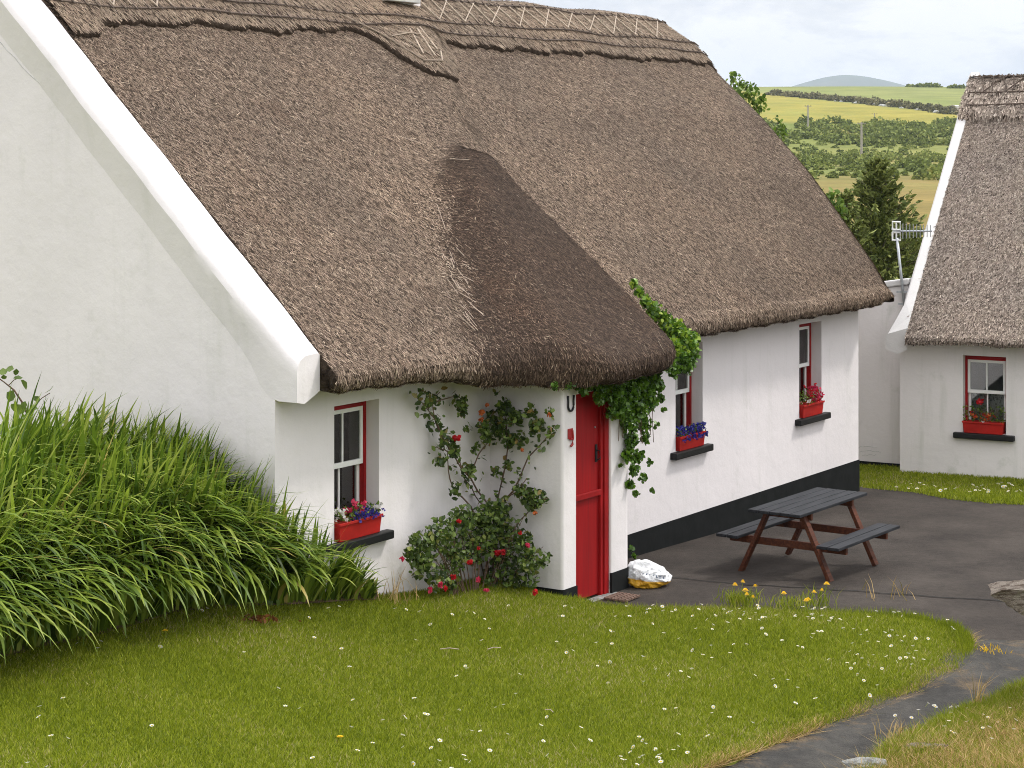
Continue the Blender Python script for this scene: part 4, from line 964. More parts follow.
E, b1_ = plant('rose_bush', (470, 594), 'low leafy rose bush with red flowers at the foot of the climbing rose', 'rose bush')
mb = MB()
for k in range(26):
    x0 = random.uniform(450, 500); x1 = x0 + (x0 - 475) * random.uniform(.6, 1.8) + random.uniform(-10, 10); y1 = random.uniform(515, 565)
    p = rpos(x0, 595, .30) - b1_; q = rpos(min(max(x1, 410), 550), y1, .30) - b1_; m0 = (p + q) / 2 + np.array([0, 0, .06]); mb.tube([p, m0, q], [.007, .005, .003], 5)
mb.build('stem', M['stem'], E)
bb = [(425, 550, 18, 1), (420, 565, 13, 1), (440, 535, 17, 1), (462, 522, 17, 1), (485, 518, 17, 1), (500, 530, 19, 1.1), (478, 545, 20, 1.1), (455, 555, 18, 1), (520, 545, 16, 1), (530, 562, 15, 1), (505, 565, 17, .6), (515, 580, 14, .8), (545, 560, 8, .7), (438, 578, 13, .7), (410, 552, 8, .7), (450, 580, 12, .5), (500, 510, 13, 1), (415, 540, 8, .6), (532, 578, 9, .6), (490, 580, 10, .35)]
P = blobs(bb, lambda x, y: rpos(x, y, .30), 2.3, base=b1_)
V, Q = leaves(P, .058, droop=(0, -.2, -.2), aspect=.62); npmesh('foliage', V, Q, M['roseleaf'], E, tint_of(len(P), 6, power=1.2, hi=.93))
for x, y, s, m_ in [(459, 521, .035, 'p_red'), (497, 553, .05, 'p_red'), (503, 552, .04, 'p_red'), (479, 548, .03, 'p_red'), (470, 562, .045, 'p_red'), (453, 577, .045, 'p_red'), (441, 585, .05, 'p_pink'), (430, 590, .04, 'p_pink'), (478, 580, .05, 'p_pink'), (402, 559, .035, 'p_pink'), (528, 545, .04, 'p_pink'), (535, 592, .045, 'p_red'), (445, 588, .04, 'p_red'), (486, 590, .04, 'p_pink'), (520, 533, .03, 'p_red')]: bloom(x, y, s, m_, E, b1_, off=.45)

ib_ = np.array([4.95, -.55, 0.]); E = empty('ivy', W1(*ib_), RZ1); tag(E, 'bright green ivy climbing over the porch thatch and hanging beside the red door', 'ivy')
def ipos(v): return lambda x, y: np.array([onV(x, y, v)[0], v, onV(x, y, v)[1]])
parts = []
for (x, y, rp, v, dens) in [(634, 284, 5, -.62, 1), (640, 292, 6, -.66, 1), (646, 302, 8, -.7, 1), (655, 312, 11, -.74, 1), (664, 322, 13, -.78, 1), (674, 333, 16, -.82, 1), (684, 342, 16, -.85, 1), (690, 352, 14, -.85, 1), (680, 360, 15, -.9, 1), (672, 350, 14, -1.0, 1), (668, 364, 10, -1.05, 1), (694, 338, 9, -.8, 1), (690, 368, 8, -.9, .8), (674, 372, 8, -.95, .8),
        (585, 386, 9, -.98, .9), (600, 388, 11, -.98, 1.1), (615, 392, 13, -.98, 1.2), (630, 392, 14, -.98, 1.2), (645, 390, 14, -.95, 1.1), (655, 385, 12, -.95, 1), (600, 382, 9, -.99, 1.2), (620, 381, 10, -1.0, 1.3), (640, 381, 10, -1.0, 1.3), (578, 383, 7, -1.0, 1), (655, 376, 8, -1.05, 1.2), (570, 385, 5, -.98, .7), (555, 386, 4, -.98, .5), (622, 408, 13, -.96, 1.2), (638, 408, 14, -.95, 1.2), (650, 402, 10, -.9, .9), (630, 424, 11, -.95, 1.1), (644, 424, 10, -.9, .9),
        (632, 440, 9, -.93, 1), (645, 438, 7, -.9, .7), (628, 455, 8, -.93, .9), (638, 456, 8, -.9, .9), (634, 470, 7, -.9, .9), (643, 478, 5, -.88, .7), (630, 484, 5, -.9, .8), (636, 494, 4, -.88, .6), (656, 425, 4, -.85, .4), (660, 398, 6, -.85, .6), (664, 410, 3, -.8, .4), (600, 398, 8, -.96, .9), (612, 412, 8, -.96, 1), (634, 556, 3, -.7, .8), (632, 548, 3, -.7, .6), (652, 490, 3, -.8, .3), (650, 462, 4, -.8, .3), (622, 465, 3, -.93, .4)]:
    parts.append(blobs([(x, y, rp, dens * 1.25)], ipos(v), 3.2, base=ib_))
P = np.concatenate(parts); V, Q = leaves(P, .05, droop=(.1, -.35, -.5), aspect=.85)
tin = RNG.random(len(P)) * np.clip(.55 + .45 * (P[:, 2] > 2.35), 0, 1)  # leaves below the hood tinted darker: its shade is put into the colour
npmesh('foliage', V, Q, M['ivy'], E, np.repeat(tin, 6))
mb = MB()
for k in range(9):
    p = [ipos(-.93)(620 + k * 4 + random.uniform(-4, 4), y) - ib_ + np.array([random.gauss(0, .02), 0, 0]) for y in (385, 400, 418, 430 + random.uniform(0, 14))]; mb.tube(p, .004, 4)
mb.build('stem', M['stem'], E)

# ------------------------------------------------------------------ crocosmia bed
EDGE = [(-80, 700), (-30, 672), (0, 660), (40, 650), (80, 642), (130, 628), (175, 614), (230, 608), (290, 606), (340, 603), (378, 601)]
EW = np.array([G(x, y, lz)[:2] for x, y in EDGE]); EXP = np.array([e[0] for e in EDGE])
TOPS = ([-80, 0, 40, 90, 130, 170, 205, 250, 300, 345, 375], [370, 378, 380, 396, 390, 400, 424, 466, 505, 545, 582])
bedmb = MB(); n = len(EW)
inner = np.array([[e[0] + Iv[0] * .2 * 0, e[1]] for e in EW])
DEP = np.interp(EXP, [-80, 0, 100, 200, 290, 378], [3.6, 3.3, 2.5, 1.5, .75, .35]); BK = np.column_stack([EW[:, 0] - .1 * DEP, EW[:, 1] + DEP])
vsb = []
for k in range(n):
    for t in np.linspace(0, 1, 6):
        p = EW[k] * (1 - t) + BK[k] * t; vsb.append((p[0], p[1], float(lawn_z(p[0], p[1])) + .015 + .34 * DEP[k] * .6 * t))
bedmb.add(vsb, [(k * 6 + j, (k + 1) * 6 + j, (k + 1) * 6 + j + 1, k * 6 + j + 1) for k in range(n - 1) for j in range(5)]); tag(bedmb.build('soil', M['earth'], smooth=True), kind='structure')
NB = 4700; rg = np.random.default_rng(5)
sx = rg.uniform(-80, 372, NB * 3); sx = sx[rg.random(NB * 3) < np.clip(np.interp(sx, EXP, DEP) / 2.2 + .22, 0, 1)][:NB]; NB = len(sx); t_ = rg.random(NB) ** 1.15; fr_ = rg.random(NB) < .22; t_[fr_] *= .12
ex = np.interp(sx, EXP, EW[:, 0]); ey = np.interp(sx, EXP, EW[:, 1]); dp = np.interp(sx, EXP, DEP)
BX = ex - .1 * dp * t_; BY = ey + dp * t_ + .04; BZ = lawn_z(BX, BY) + .2 * dp * t_
topy = np.interp(sx, *TOPS); zt = CH - (topy - HY) / F * (BY)
Hmax = np.clip(zt - BZ, .10, 1.6); edgef = 1 - t_
Ln = np.clip(Hmax * rg.uniform(.75, 1.15, NB) * np.where(t_ < .35, 1.0, 1.05), .16, 1.5); Ln = np.minimum(Ln, rg.uniform(.75, 1.35, NB))
BZ = BZ + np.clip(Hmax - Ln - .1, 0, None) * rg.uniform(.3, .95, NB) * (~fr_)      # older growth lifts the younger leaves
az = rg.normal(-0.55, .75, NB); az = np.where(fr_, rg.normal(-1.0, .5, NB), az); az = np.where(rg.random(NB) < .12, rg.uniform(-3.1, 3.1, NB), az)     # lean: right and towards the lawn
hd = np.stack([np.cos(az), np.sin(az)], 1)
el0 = rg.uniform(55, 86, NB); drop = rg.uniform(70, 150, NB) * np.where(t_ > .75, .55, 1.) * np.clip(Ln, .5, 1)
up = rg.random(NB) < .24; drop = np.where(up, rg.uniform(5, 45, NB), drop); el0 = np.where(up, rg.uniform(70, 88, NB), el0)
SG = 9; pos = np.stack([BX, BY, BZ], 1); cur = pos.copy(); rowsL = []; rowsR = []; wd = rg.uniform(.017, .034, NB)
for k in range(SG + 1):
    f = k / SG; el = np.radians(el0 - drop * f ** 1.4); d3 = np.column_stack([hd * np.cos(el)[:, None], np.sin(el)])
    sd = np.column_stack([-hd[:, 1], hd[:, 0], np.zeros(NB)]); ww = (wd * (min(1, .55 + f * 1.2) if f < .5 else 1) * (1 - f ** 3) + .0006)[:, None]
    rowsL.append(cur + sd * ww); rowsR.append(cur - sd * ww); cur = cur + d3 * (Ln / SG)[:, None]
VV = np.stack([np.stack(rowsL, 1), np.stack(rowsR, 1)], 2).reshape(-1, 3); kk = np.arange(NB)[:, None] * (2 * (SG + 1)) + np.arange(SG)[None] * 2; kk = kk.ravel()
QQ = np.stack([kk, kk + 1, kk + 3, kk + 2], 1); gz_ = lawn_z(VV[:, 0], VV[:, 1]) + .01; VV[:, 2] = np.maximum(VV[:, 2], gz_)
# keep the leaves outside the walls
va = (VV[:, 0] - C0[0]) * Dv[0] + (VV[:, 1] - C0[1]) * Dv[1]; vv = (VV[:, 0] - C0[0]) * Iv[0] + (VV[:, 1] - C0[1]) * Iv[1]
K_ = 2 * (SG + 1); VB = VV.reshape(NB, K_, 3); va = va.reshape(NB, K_); vv = vv.reshape(NB, K_)
pen = np.max(np.where((vv > -.05) & (va < vv + .6), va + .03, 0), 1); pen = np.clip(pen, 0, None)
VB[:, :, :2] -= Dv * pen[:, None, None]; va = va - pen[:, None]
bad = ((va > -.02) & (vv > -.03)).any(1); VB[bad] = VB[bad][:, :1] * 0 + np.array([-3., 17., -1.]); VV = VB.reshape(-1, 3)
tin = np.clip(.05 + .9 * rg.random(NB) ** 1.1, 0, 1); tin[rg.random(NB) < .015] = 1.
tag(npmesh('crocosmia_leaves', VV, QQ, M['croco'], None, np.repeat(tin, 2 * (SG + 1)), smooth=True), 'dense bank of long arching green crocosmia leaves against the gable', 'leaves', kind='stuff')
# bramble at the far left
bw = np.array(G(30, 470, lambda X, Y: 1.3 + 0 * X)); def_z = 17.2
def wp(px, py, Z): x, s = ray(px, py); return np.array([x * Z, Z, CH + s * Z])
b_ = wp(40, 450, 17.6); BR = empty('bramble', tuple(b_)); tag(BR, 'bramble shoot with round dark leaves rising above the bank at the far left', 'bramble')
mb = MB(); mb.tube([wp(x, y, 17.6) - b_ for x, y in ((42, 470), (30, 420), (22, 402), (14, 390), (4, 382), (-10, 372))], [.012, .010, .009, .008, .006, .004], 6); mb.tube([wp(x, y, 17.6) - b_ for x, y in ((5, 415), (10, 398), (14, 390))], .005, 5); mb.tube([wp(x, y, 17.6) - b_ for x, y in ((30, 410), (42, 398), (50, 393))], .004, 5); mb.tube([wp(x, y, 17.6) - b_ for x, y in ((8, 386), (14, 380), (19, 378))], .004, 5)
mb.build('stem', M['stem'], BR)
P = np.array([wp(x, y, 17.55) - b_ for x, y in ((4, 377), (3, 372), (10, 369), (18, 378), (25, 384), (11, 396), (15, 407), (20, 409), (34, 408), (24, 405), (50, 390), (37, 399), (-3, 375), (28, 418), (16, 372))]); V, Q = leaves(P, .10, droop=(0, .0, -.4), aspect=.8, nrm=np.array([0, -1, .3]))
npmesh('leaf', V, Q, M['roseleaf'], BR, tint_of(len(P), 6, lo=.3, hi=.8))

# ------------------------------------------------------------------ daisies and dandelions
def daisy_mesh():
    mb = MB(); mb.tube([(0, 0, 0), (.003, 0, .045)], .0018, 4); k = 9
    mb.mi = [2] * len(mb.f)
    for i in range(k):
        t = 2 * math.pi * i / k; c, s = math.cos(t), math.sin(t); n0 = len(mb.v)
        mb.v += [(.004 * c, .004 * s, .046), (.013 * c - .004 * s, .013 * s + .004 * c, .050), (.0175 * c, .0175 * s, .051), (.013 * c + .004 * s, .013 * s - .004 * c, .050)]; mb.f.append([n0, n0 + 1, n0 + 2, n0 + 3]); mb.mi.append(0)
    n0 = len(mb.v); mb.v += [(.006 * math.cos(t), .006 * math.sin(t), .0515) for t in np.linspace(0, 2 * math.pi, 7)[:-1]]; mb.f.append(list(range(n0, n0 + 6))); mb.mi.append(1)
    me = bpy.data.meshes.new('daisy'); me.from_pydata(mb.v, [], mb.f)
    for q in ('p_white', 'p_yellow', 'croco'): me.materials.append(M[q])
    me.polygons.foreach_set('material_index', mb.mi)
    at = me.attributes.new('tint', 'FLOAT', 'POINT'); at.data.foreach_set('value', [.95] * len(me.vertices)); return me
DM = daisy_mesh(); dcount = 0
def put_daisy(px, py, fn, lab, grp, s=1.):
    x, y, z = G(px, py, fn, .045); o = link('daisy', DM); o.location = (x, y, z - .045); o.rotation_euler = (random.gauss(.25, .3), random.gauss(0, .3), random.uniform(0, 6)); q = random.uniform(.85, 1.25) * s; o.scale = (q, q, random.uniform(.8, 1.15))
    tag(o, lab, 'daisy', grp)
DL = 'small white daisy flowering in the short grass of the front lawn'; DG = 'daisies in the front lawn'
meas = [(64, 697), (41, 705), (42, 715), (52, 736), (65, 737), (152, 725), (49, 765), (28, 762), (342, 648), (349, 667), (384, 719), (400, 716), (423, 714), (355, 699), (302, 707), (285, 706), (350, 726), (276, 687), (313, 637), (306, 617), (432, 623), (396, 608), (404, 608), (483, 640), (414, 639), (415, 698), (427, 713), (401, 734), (372, 742), (356, 750), (438, 740), (450, 768), (314, 757), (504, 704), (498, 706), (506, 733), (470, 731), (462, 755), (474, 759), (466, 664), (458, 675), (467, 668), (158, 646), (99, 640), (122, 616), (137, 618), (200, 609), (206, 608), (80, 642), (244, 652), (97, 649), (330, 608), (338, 606)]
for x, y in meas: put_daisy(x, y, lz, DL, DG)
rgd = random.Random(4); k = 0
LPa = np.array(lpoly)
while k < 205:
    m_ = rgd.random()
    if m_ < .22: x, y = rgd.gauss(890, 45), rgd.gauss(640, 22)
    elif m_ < .38: x, y = rgd.uniform(640, 940), rgd.gauss(613, 4) + (0)
    elif m_ < .5: x, y = rgd.gauss(640, 30), rgd.gauss(750, 9)
    elif m_ < .75: x, y = rgd.gauss(680, 90), rgd.gauss(650, 30)
    else: x, y = rgd.uniform(400, 900), rgd.uniform(604, 765)
    if y < 603 or y > 770: continue
    g = G(x, y, lz, .045)
    if not inpoly(np.array([g[0]]), np.array([g[1]]), LPa)[0] or edge_dist(np.array([g[0]]), np.array([g[1]]), LPa)[0] < .05: continue
    put_daisy(x, y, lz, DL, DG); k += 1
for k in range(26): put_daisy(rgd.gauss(950, 35) if k < 18 else rgd.uniform(900, 1020), rgd.uniform(705, 735) if k < 18 else rgd.uniform(700, 745), bz, 'small white daisy on the grass bank beside the path', 'daisies on the grass bank', .9)
for k in range(30): put_daisy(rgd.uniform(868, 1022), rgd.uniform(482, 492), lambda X, Y: yard_z(X, Y) + .03, 'small white daisy in the grass strip before the second cottage', 'daisies in the grass strip', 1.5)
dm = MB(); dm.tube([(0, 0, 0), (.01, 0, .12), (.0, .01, .20)], .003, 5); nst = len(dm.f); dm.mi = [0] * nst; dm.cur = 1
for r_ in range(3):
    for i in range(12):
        t = 2 * math.pi * i / 12 + r_ * .2; c, s = math.cos(t), math.sin(t); L_ = .027 - r_ * .007; z_ = .20 + r_ * .006; dm.add([(.003 * c, .003 * s + .01, z_), (L_ * c - .005 * s, .01 + L_ * s + .005 * c, z_ + .004 + r_ * .004), (L_ * c + .005 * s, .01 + L_ * s - .005 * c, z_ + .004 + r_ * .004)], [(0, 1, 2)])
me = bpy.data.meshes.new('dandelion'); me.from_pydata(dm.v, [], dm.f); me.materials.append(M['croco']); me.materials.append(M['p_yellow']); me.polygons.foreach_set('material_index', dm.mi)
at = me.attributes.new('tint', 'FLOAT', 'POINT'); at.data.foreach_set('value', [.8] * len(me.vertices))
for x, y in ((734, 586), (741, 583), (745, 591), (759, 588), (748, 596), (752, 599), (826, 585), (815, 594), (819, 592), (806, 602), (812, 601), (785, 595)):
    g = G(x, y + 17, lambda X, Y: .03); o = link('dandelion', me); o.location = (g[0], g[1], .0); o.rotation_euler = (random.gauss(0, .1), random.gauss(0, .1), random.uniform(0, 6)); q = random.uniform(.75, 1.1); o.scale = (q * 1.1, q * 1.1, (g[1] / F * 18 + .03) / .2)
    tag(o, 'yellow dandelion standing on a long stem at the back edge of the lawn', 'dandelion', 'dandelions along the yard edge of the lawn')
for x, y in ((340, 744), (165, 637)):
    g = G(x, y, lz); o = link('dandelion', me); o.location = g; o.scale = (.9, .9, .25); tag(o, 'short yellow dandelion ' + ('near the front of the lawn' if y > 700 else 'beside the crocosmia bank'), 'dandelion', 'dandelions in the lawn')
# tufts
def tuft(px, py, fn, n, h, spread, m_, label, name='grass_tuft', cat='grass tuft', ln=.35):
    g = np.array(G(px, py, fn)); E = empty(name, tuple(g)); tag(E, label, cat)
    P = RNG.normal(size=(n, 2)) * spread; hh = RNG.uniform(.4, 1, n) * h; th = RNG.uniform(0, 6.28, n); s = np.stack([np.cos(th), np.sin(th), 0 * th], 1) * .004
    B = np.column_stack([P, np.zeros(n)]); Mx = B + np.column_stack([RNG.normal(size=(n, 2)) * ln * hh[:, None] * .5, hh * .6]); T = Mx + np.column_stack([(Mx - B)[:, :2] * 1.4, hh * .35])
    V = np.stack([B - s, B + s, Mx + s * .8, Mx - s * .8, T], 1).reshape(-1, 3); k = np.arange(n)[:, None] * 5; Q = np.concatenate([k + np.array([[0, 1, 2, 3]]), k + np.array([[3, 2, 4, 4]])])
    T1 = np.concatenate([k + np.array([[0, 1, 2]]), k + np.array([[0, 2, 3]]), k + np.array([[3, 2, 4]])]); bpy.data.objects.remove(E)
    o = npmesh(name, V, T1, m_, None, tint_of(n, 5)); o.location = tuple(g); tag(o, label, cat, kind='stuff')
tuft(740, 603, lz, 260, .16, .10, M['grass'], 'dark green grass tuft under the left dandelions')
tuft(790, 606, lz, 200, .12, .12, M['grass'], 'dark green grass tuft between the two dandelion groups')
tuft(818, 606, lz, 60, .26, .10, M['grass'], 'thin tall grass tuft under the right dandelions')
tuft(395, 600, lz, 36, .32, .14, M['drygrass'], 'wispy dry grass tuft at the wall foot right of the crocosmia')
tuft(885, 598, lambda X, Y: .0 * X, 16, .28, .14, M['drygrass'], 'sparse tall dry grass at the yard edge near the lawn tip')
tuft(975, 706, bz, 14, .32, .03, M['drygrass'], 'single dry upright stalks beside the path')
tuft(893, 740, bz, 30, .2, .08, M['drygrass'], 'wispy dry grass on the lip of the bank at the bottom right')
tuft(990, 652, pz, 60, .07, .07, M['p_yellow'], 'flat tuft of yellow weeds growing in the path')
for x, y in ((258, 624), (438, 588)):
    g = G(x, y, lz) if y > 600 else None
    if g: 
        E = empty('dead_leaf_clump', g); tag(E, 'small clump of brown dead leaves lying on the lawn', 'dead leaves'); P = RNG.normal(size=(60, 3)) * np.array([.09, .05, .006]) + np.array([0, 0, .045]); V, Q = leaves(P, .05); o = npmesh('dead_leaves', V, Q, petal('dead_leaf', (.22, .09, .03)), None, tint_of(60, 6)); o.location = g; bpy.data.objects.remove(E); tag(o, 'small clump of brown dead leaves lying on the lawn', 'dead leaves', kind='stuff')

# rocks
def rock(name, loc, sz, rz, seed, m_, label, cat='rock', flat=False, rx=0):
    bm = bmesh.new(); bmesh.ops.create_icosphere(bm, subdivisions=5, radius=1)
    for v_ in bm.verts:
        c = v_.co.copy(); q = Vector((math.copysign(abs(c.x) ** .75, c.x), math.copysign(abs(c.y) ** .75, c.y), math.copysign(abs(c.z) ** .75, c.z))); f = 1 + .22 * noise.noise(c * 1.4 + Vector((seed, 0, 0))) + .10 * noise.noise(c * 4 + Vector((seed, 3, 0))) + .05 * noise.noise(c * 12)
        if flat: q.z += .12 * math.floor(q.z * 5 + noise.noise(c * 3)) / 5
        v_.co = Vector((q.x * sz[0] * f, q.y * sz[1] * f, q.z * sz[2] * f))
    me = bpy.data.meshes.new(name); bm.to_mesh(me); bm.free(); me.materials.append(m_); me.polygons.foreach_set('use_smooth', [True] * len(me.polygons)); o = link(name, me); o.location = loc; o.rotation_euler = (rx, 0, rz); tag(o, label, cat); return o
# pointed slab: a lichen covered stone reaching in at the right edge
def slab_rock():
    bm = bmesh.new(); tip = wp(990, 592, 15.6); pts = [(990, 592), (1000, 589), (1024, 587), (1060, 585), (1110, 600), (1100, 650), (1050, 632), (1024, 615), (1006, 604)]
    P = [wp(x, y, 15.6) for x, y in pts]; o0 = np.array([P[4][0], 15.6, P[5][2]]); top = [bm.verts.new(Vector(p - o0) + Vector((0, -.05, 0))) for p in P]; bot = [bm.verts.new(Vector(p - o0) + Vector((.12, .55, -.06))) for p in P]
    bm.faces.new(top); bm.faces.new(bot[::-1]); n = len(P)
    for i in range(n): bm.faces.new([top[i], bot[i], bot[(i + 1) % n], top[(i + 1) % n]])
    bmesh.ops.recalc_face_normals(bm, faces=bm.faces); bmesh.ops.triangulate(bm, faces=bm.faces); bmesh.ops.subdivide_edges(bm, edges=bm.edges, cuts=5, use_grid_fill=True)
    for v_ in bm.verts: v_.co += Vector([noise.noise(v_.co * 7 + Vector((i * 9., 0, 0))) * .022 + noise.noise(v_.co * 22 + Vector((i * 9., 0, 0))) * .010 for i in range(3)])
    me = bpy.data.meshes.new('rock'); bm.to_mesh(me); bm.free(); me.materials.append(M['rock']); o = link('rock', me); o.location = o0; return o, o0
o, o0 = slab_rock(); tag(o, 'pointed lichen covered stone slab jutting in at the right edge above the path', 'rock')
zt_ = float(yard_z(0, 15)); E = rock('rock', (o0[0] + .55, 16.4, (o0[2]) / 2 - .25), (.45, .4, o0[2] / 2 + .32), .3, 2.2, M['rock'], 'grey boulder carrying the pointed stone slab, mostly out of the picture')
for (x, y, sz, sd, m_, lab) in ((864, 766, (.16, .08, .05), 1, M['stone'], 'pale grey lichen stone at the bottom edge of the grass bank'), (925, 750, (.18, .05, .05), 9, M['rock'], 'small dark stone on the lip of the grass bank')):
    g = G(x, y, bz); rock('stone', g, sz, .1, sd, m_, lab, 'stone')
for (x, y, rz, L_, lab) in ((488, 655, .6, .12, 'short pale twig lying flat in the middle of the lawn'), (440, 655, .1, .16, 'thin brown twig on the lawn below the roses'), (545, 716, -.6, .09, 'bent pale twig lying in the lawn near its front edge')):
    g = G(x, y, lz); mb = MB(); mb.tube([(0, 0, .05), (L_ * .5, .01, .055), (L_, -.02, .05)], .004, 5); o = mb.build('twig', M['rod']); o.location = g; o.rotation_euler = (0, 0, rz); tag(o, lab, 'twig')

# ------------------------------------------------------------------ trees behind
def conifer(name, X, Y, base, top, rad, n, label, seed=1, skew=0):
    rg = np.random.default_rng(seed); E = empty(name, (X, Y, base)); tag(E, label, 'conifer'); H_ = top - base
    MB().tube([(0, 0, 0), (.02, 0, H_ * .5), (0, 0, H_ * .97)], [.14, .08, .012], 8).build('trunk', M['bark'], E)
    P = []; D = []; mbb = MB()
    for k in range(n):
        f = (k + rg.random()) / n; z = H_ * (.08 + .9 * f); L_ = rad * (1 - f) ** .75 * rg.uniform(.55, 1.25) + .08; az = rg.uniform(0, 6.283); rise = rg.uniform(.15, .45) + .35 * f
        d = np.array([math.cos(az), math.sin(az), rise]); m_ = int(46 * L_ / rad + 10)
        mbb.tube([(0, 0, z), tuple(np.array([0, 0, z]) + d * L_)], [.022 * (1 - f) + .006, .003], 4)
        t = rg.random(m_) ** .7; c = np.array([0, 0, z]) + d * L_ * t[:, None] + rg.normal(size=(m_, 3)) * np.array([1, 1, .5]) * (.10 * L_ * (1.15 - t))[:, None]; c[:, 2] -= .10 * L_ * np.sin(t * 3.1); P.append(c); D.append(np.tile(d, (m_, 1)) + rg.normal(size=(m_, 3)) * .5)
    P = np.concatenate(P); D = np.concatenate(D); m_ = len(P); V, Q = leaves(P, .16, rng=rg, droop=D * 2, spread=.6, aspect=.35)
    npmesh('crown', V, Q, M['needle'], E, tint_of(m_, 6, rg)); mbb.build('branch', M['bark'], E)
conifer('conifer', (878 - 512) / F * 43, 43, -1.0, CH - (156 - HY) / F * 43, 1.75, 420, 'dark green conifer standing in the gap between the two cottages', 3)
conifer('conifer', (846 - 512) / F * 41, 41, -1.0, CH - (188 - HY) / F * 41, 1.1, 220, 'smaller conifer half hidden behind the thatch of the large cottage', 8)
conifer('conifer', (912 - 512) / F * 47, 47, -1.0, CH - (228 - HY) / F * 47, 1.7, 260, 'low spreading conifer behind the TV aerial', 21)
def sapling(name, X, Y, base, spots, label, seed, lf=.10):
    rg = np.random.default_rng(seed); E = empty(name, (X, Y, base)); tag(E, label, 'tree'); mb = MB(); P = []
    for (x, y, r_) in spots:
        t = wp(x, y, Y) - np.array([X, Y, base]); mb.tube([(0, 0, 0), (t[0] * .3, .05, t[2] * .55), tuple(t)], [.04, .02, .005], 5); k = int(85 * (r_ / .3) ** 1.5)
        P.append(t + rg.normal(size=(k, 3)) * r_ * .45)
    mb.build('trunk', M['bark'], E); P = np.concatenate(P); V, Q = leaves(P, lf, rng=rg, droop=(0, 0, .3)); npmesh('crown', V, Q, M['treeleaf'], E, tint_of(len(P), 6, rg))
sapling('tree', (745 - 512) / F * 36, 36, -.9, [(733, 77, .10), (740, 85, .16), (747, 92, .18), (757, 100, .16), (760, 108, .14), (738, 95, .3), (745, 105, .3), (778, 120, .09), (783, 128, .12), (776, 135, .2)], 'leafy sapling showing above the thatch at the right end of the large roof', 4)
sapling('tree', (833 - 512) / F * 38, 38, -1, [(830, 196, .14), (838, 203, .16), (832, 212, .3), (840, 214, .18)], 'leafy bush showing behind the far verge of the large thatched roof', 6, .12)

# ------------------------------------------------------------------ far hedges, scrub, poles
def scrub(name, pts, n, leaf, m_, label, seed, squash=.8):
    """pts: (X, Y, radius) mounds on the terrain"""
    rg = np.random.default_rng(seed); C = []
    for (x, y, r_) in pts:
        k = n; d = unit(rg.normal(size=(k, 3))); d[:, 2] = np.abs(d[:, 2]); rr_ = r_ * (1 + .25 * np.sin(d[:, 0] * 5 + x) * np.sin(d[:, 1] * 4 + y)) * rg.uniform(.75, 1.05, k); C.append(np.array([x, y, float(terr(x, y)) - .1]) + d * rr_[:, None] * np.array([1, 1, squash]))
    C = np.concatenate(C); V, Q = leaves(C, leaf, rng=rg, aspect=.8); tb = np.repeat(rg.random(len(pts)) * .35, n) + .65 * rg.random(len(C)) ** 1.3
    tag(npmesh(name, V, Q, m_, None, np.repeat(tb, 6)), label, name.replace('_', ' '), kind='stuff')
rs = random.Random(9)
def xr(Y, p0, p1): return ((p0 - 512) / F * Y, (p1 - 512) / F * Y)
pts = []
for k in range(260): Y = 250 + 170 * rs.random() ** .8; a, b_ = xr(Y, 770, 985); X_ = rs.uniform(a, b_); pts.append((X_, Y, rs.uniform(.6, 2.2) * (1 if noise.noise(Vector((X_ * .05, Y * .02, 3))) > -.12 else .35)))
scrub('scrub', pts, 150, .55, M['bush'], 'green gorse and bramble scrub below the middle field', 1)
pts = []
for k in range(130): Y = rs.uniform(420, 500); a, b_ = xr(Y, 760, 985); pts.append((rs.uniform(a, b_), Y, rs.uniform(.4, 1.5)))
scrub('rough_shrubs', pts, 70, .5, M['bush'], 'small loose shrubs dotted over the rough grass between the two green belts', 12)
pts = []
for k in range(180): Y = rs.uniform(470, 580); a, b_ = xr(Y, 745, 1000); pts.append((rs.uniform(a, b_), Y, rs.uniform(1.0, 3.0)))
scrub('hedge', pts, 150, .75, M['bush'], 'dark green hedge belt at the foot of the yellow field', 2)
pts = []
for k in range(110):
    t = rs.random(); X_ = 85 + t * 90; Y = 860 - 230 * t + rs.gauss(0, 5); pts.append(((765 + 195 * t - 512) / F * Y, Y, rs.uniform(1.2, 3.0)))
scrub('hedgerow', pts, 110, .9, M['hedge'], 'brownish hedgerow crossing the hillside between the two fields', 3)
pts = [((rs.uniform(908, 938) - 512) / F * 985, 985 + rs.uniform(-5, 8), rs.uniform(1.5, 2.6)) for k in range(16)] + [((rs.uniform(950, 962) - 512) / F * 960, 960, rs.uniform(1.5, 2.6)) for k in range(6)]
scrub('skyline_bushes', pts, 90, 1.0, M['bush'], 'small dark bushes on the skyline of the green hill', 4)
pts = [((rs.uniform(820, 870) - 512) / F * Y, Y, rs.uniform(.8, 1.6)) for Y in np.linspace(60, 95, 26)] ; scrub('undergrowth', pts, 220, .22, M['bush'], 'low green undergrowth behind the conifers', 5)
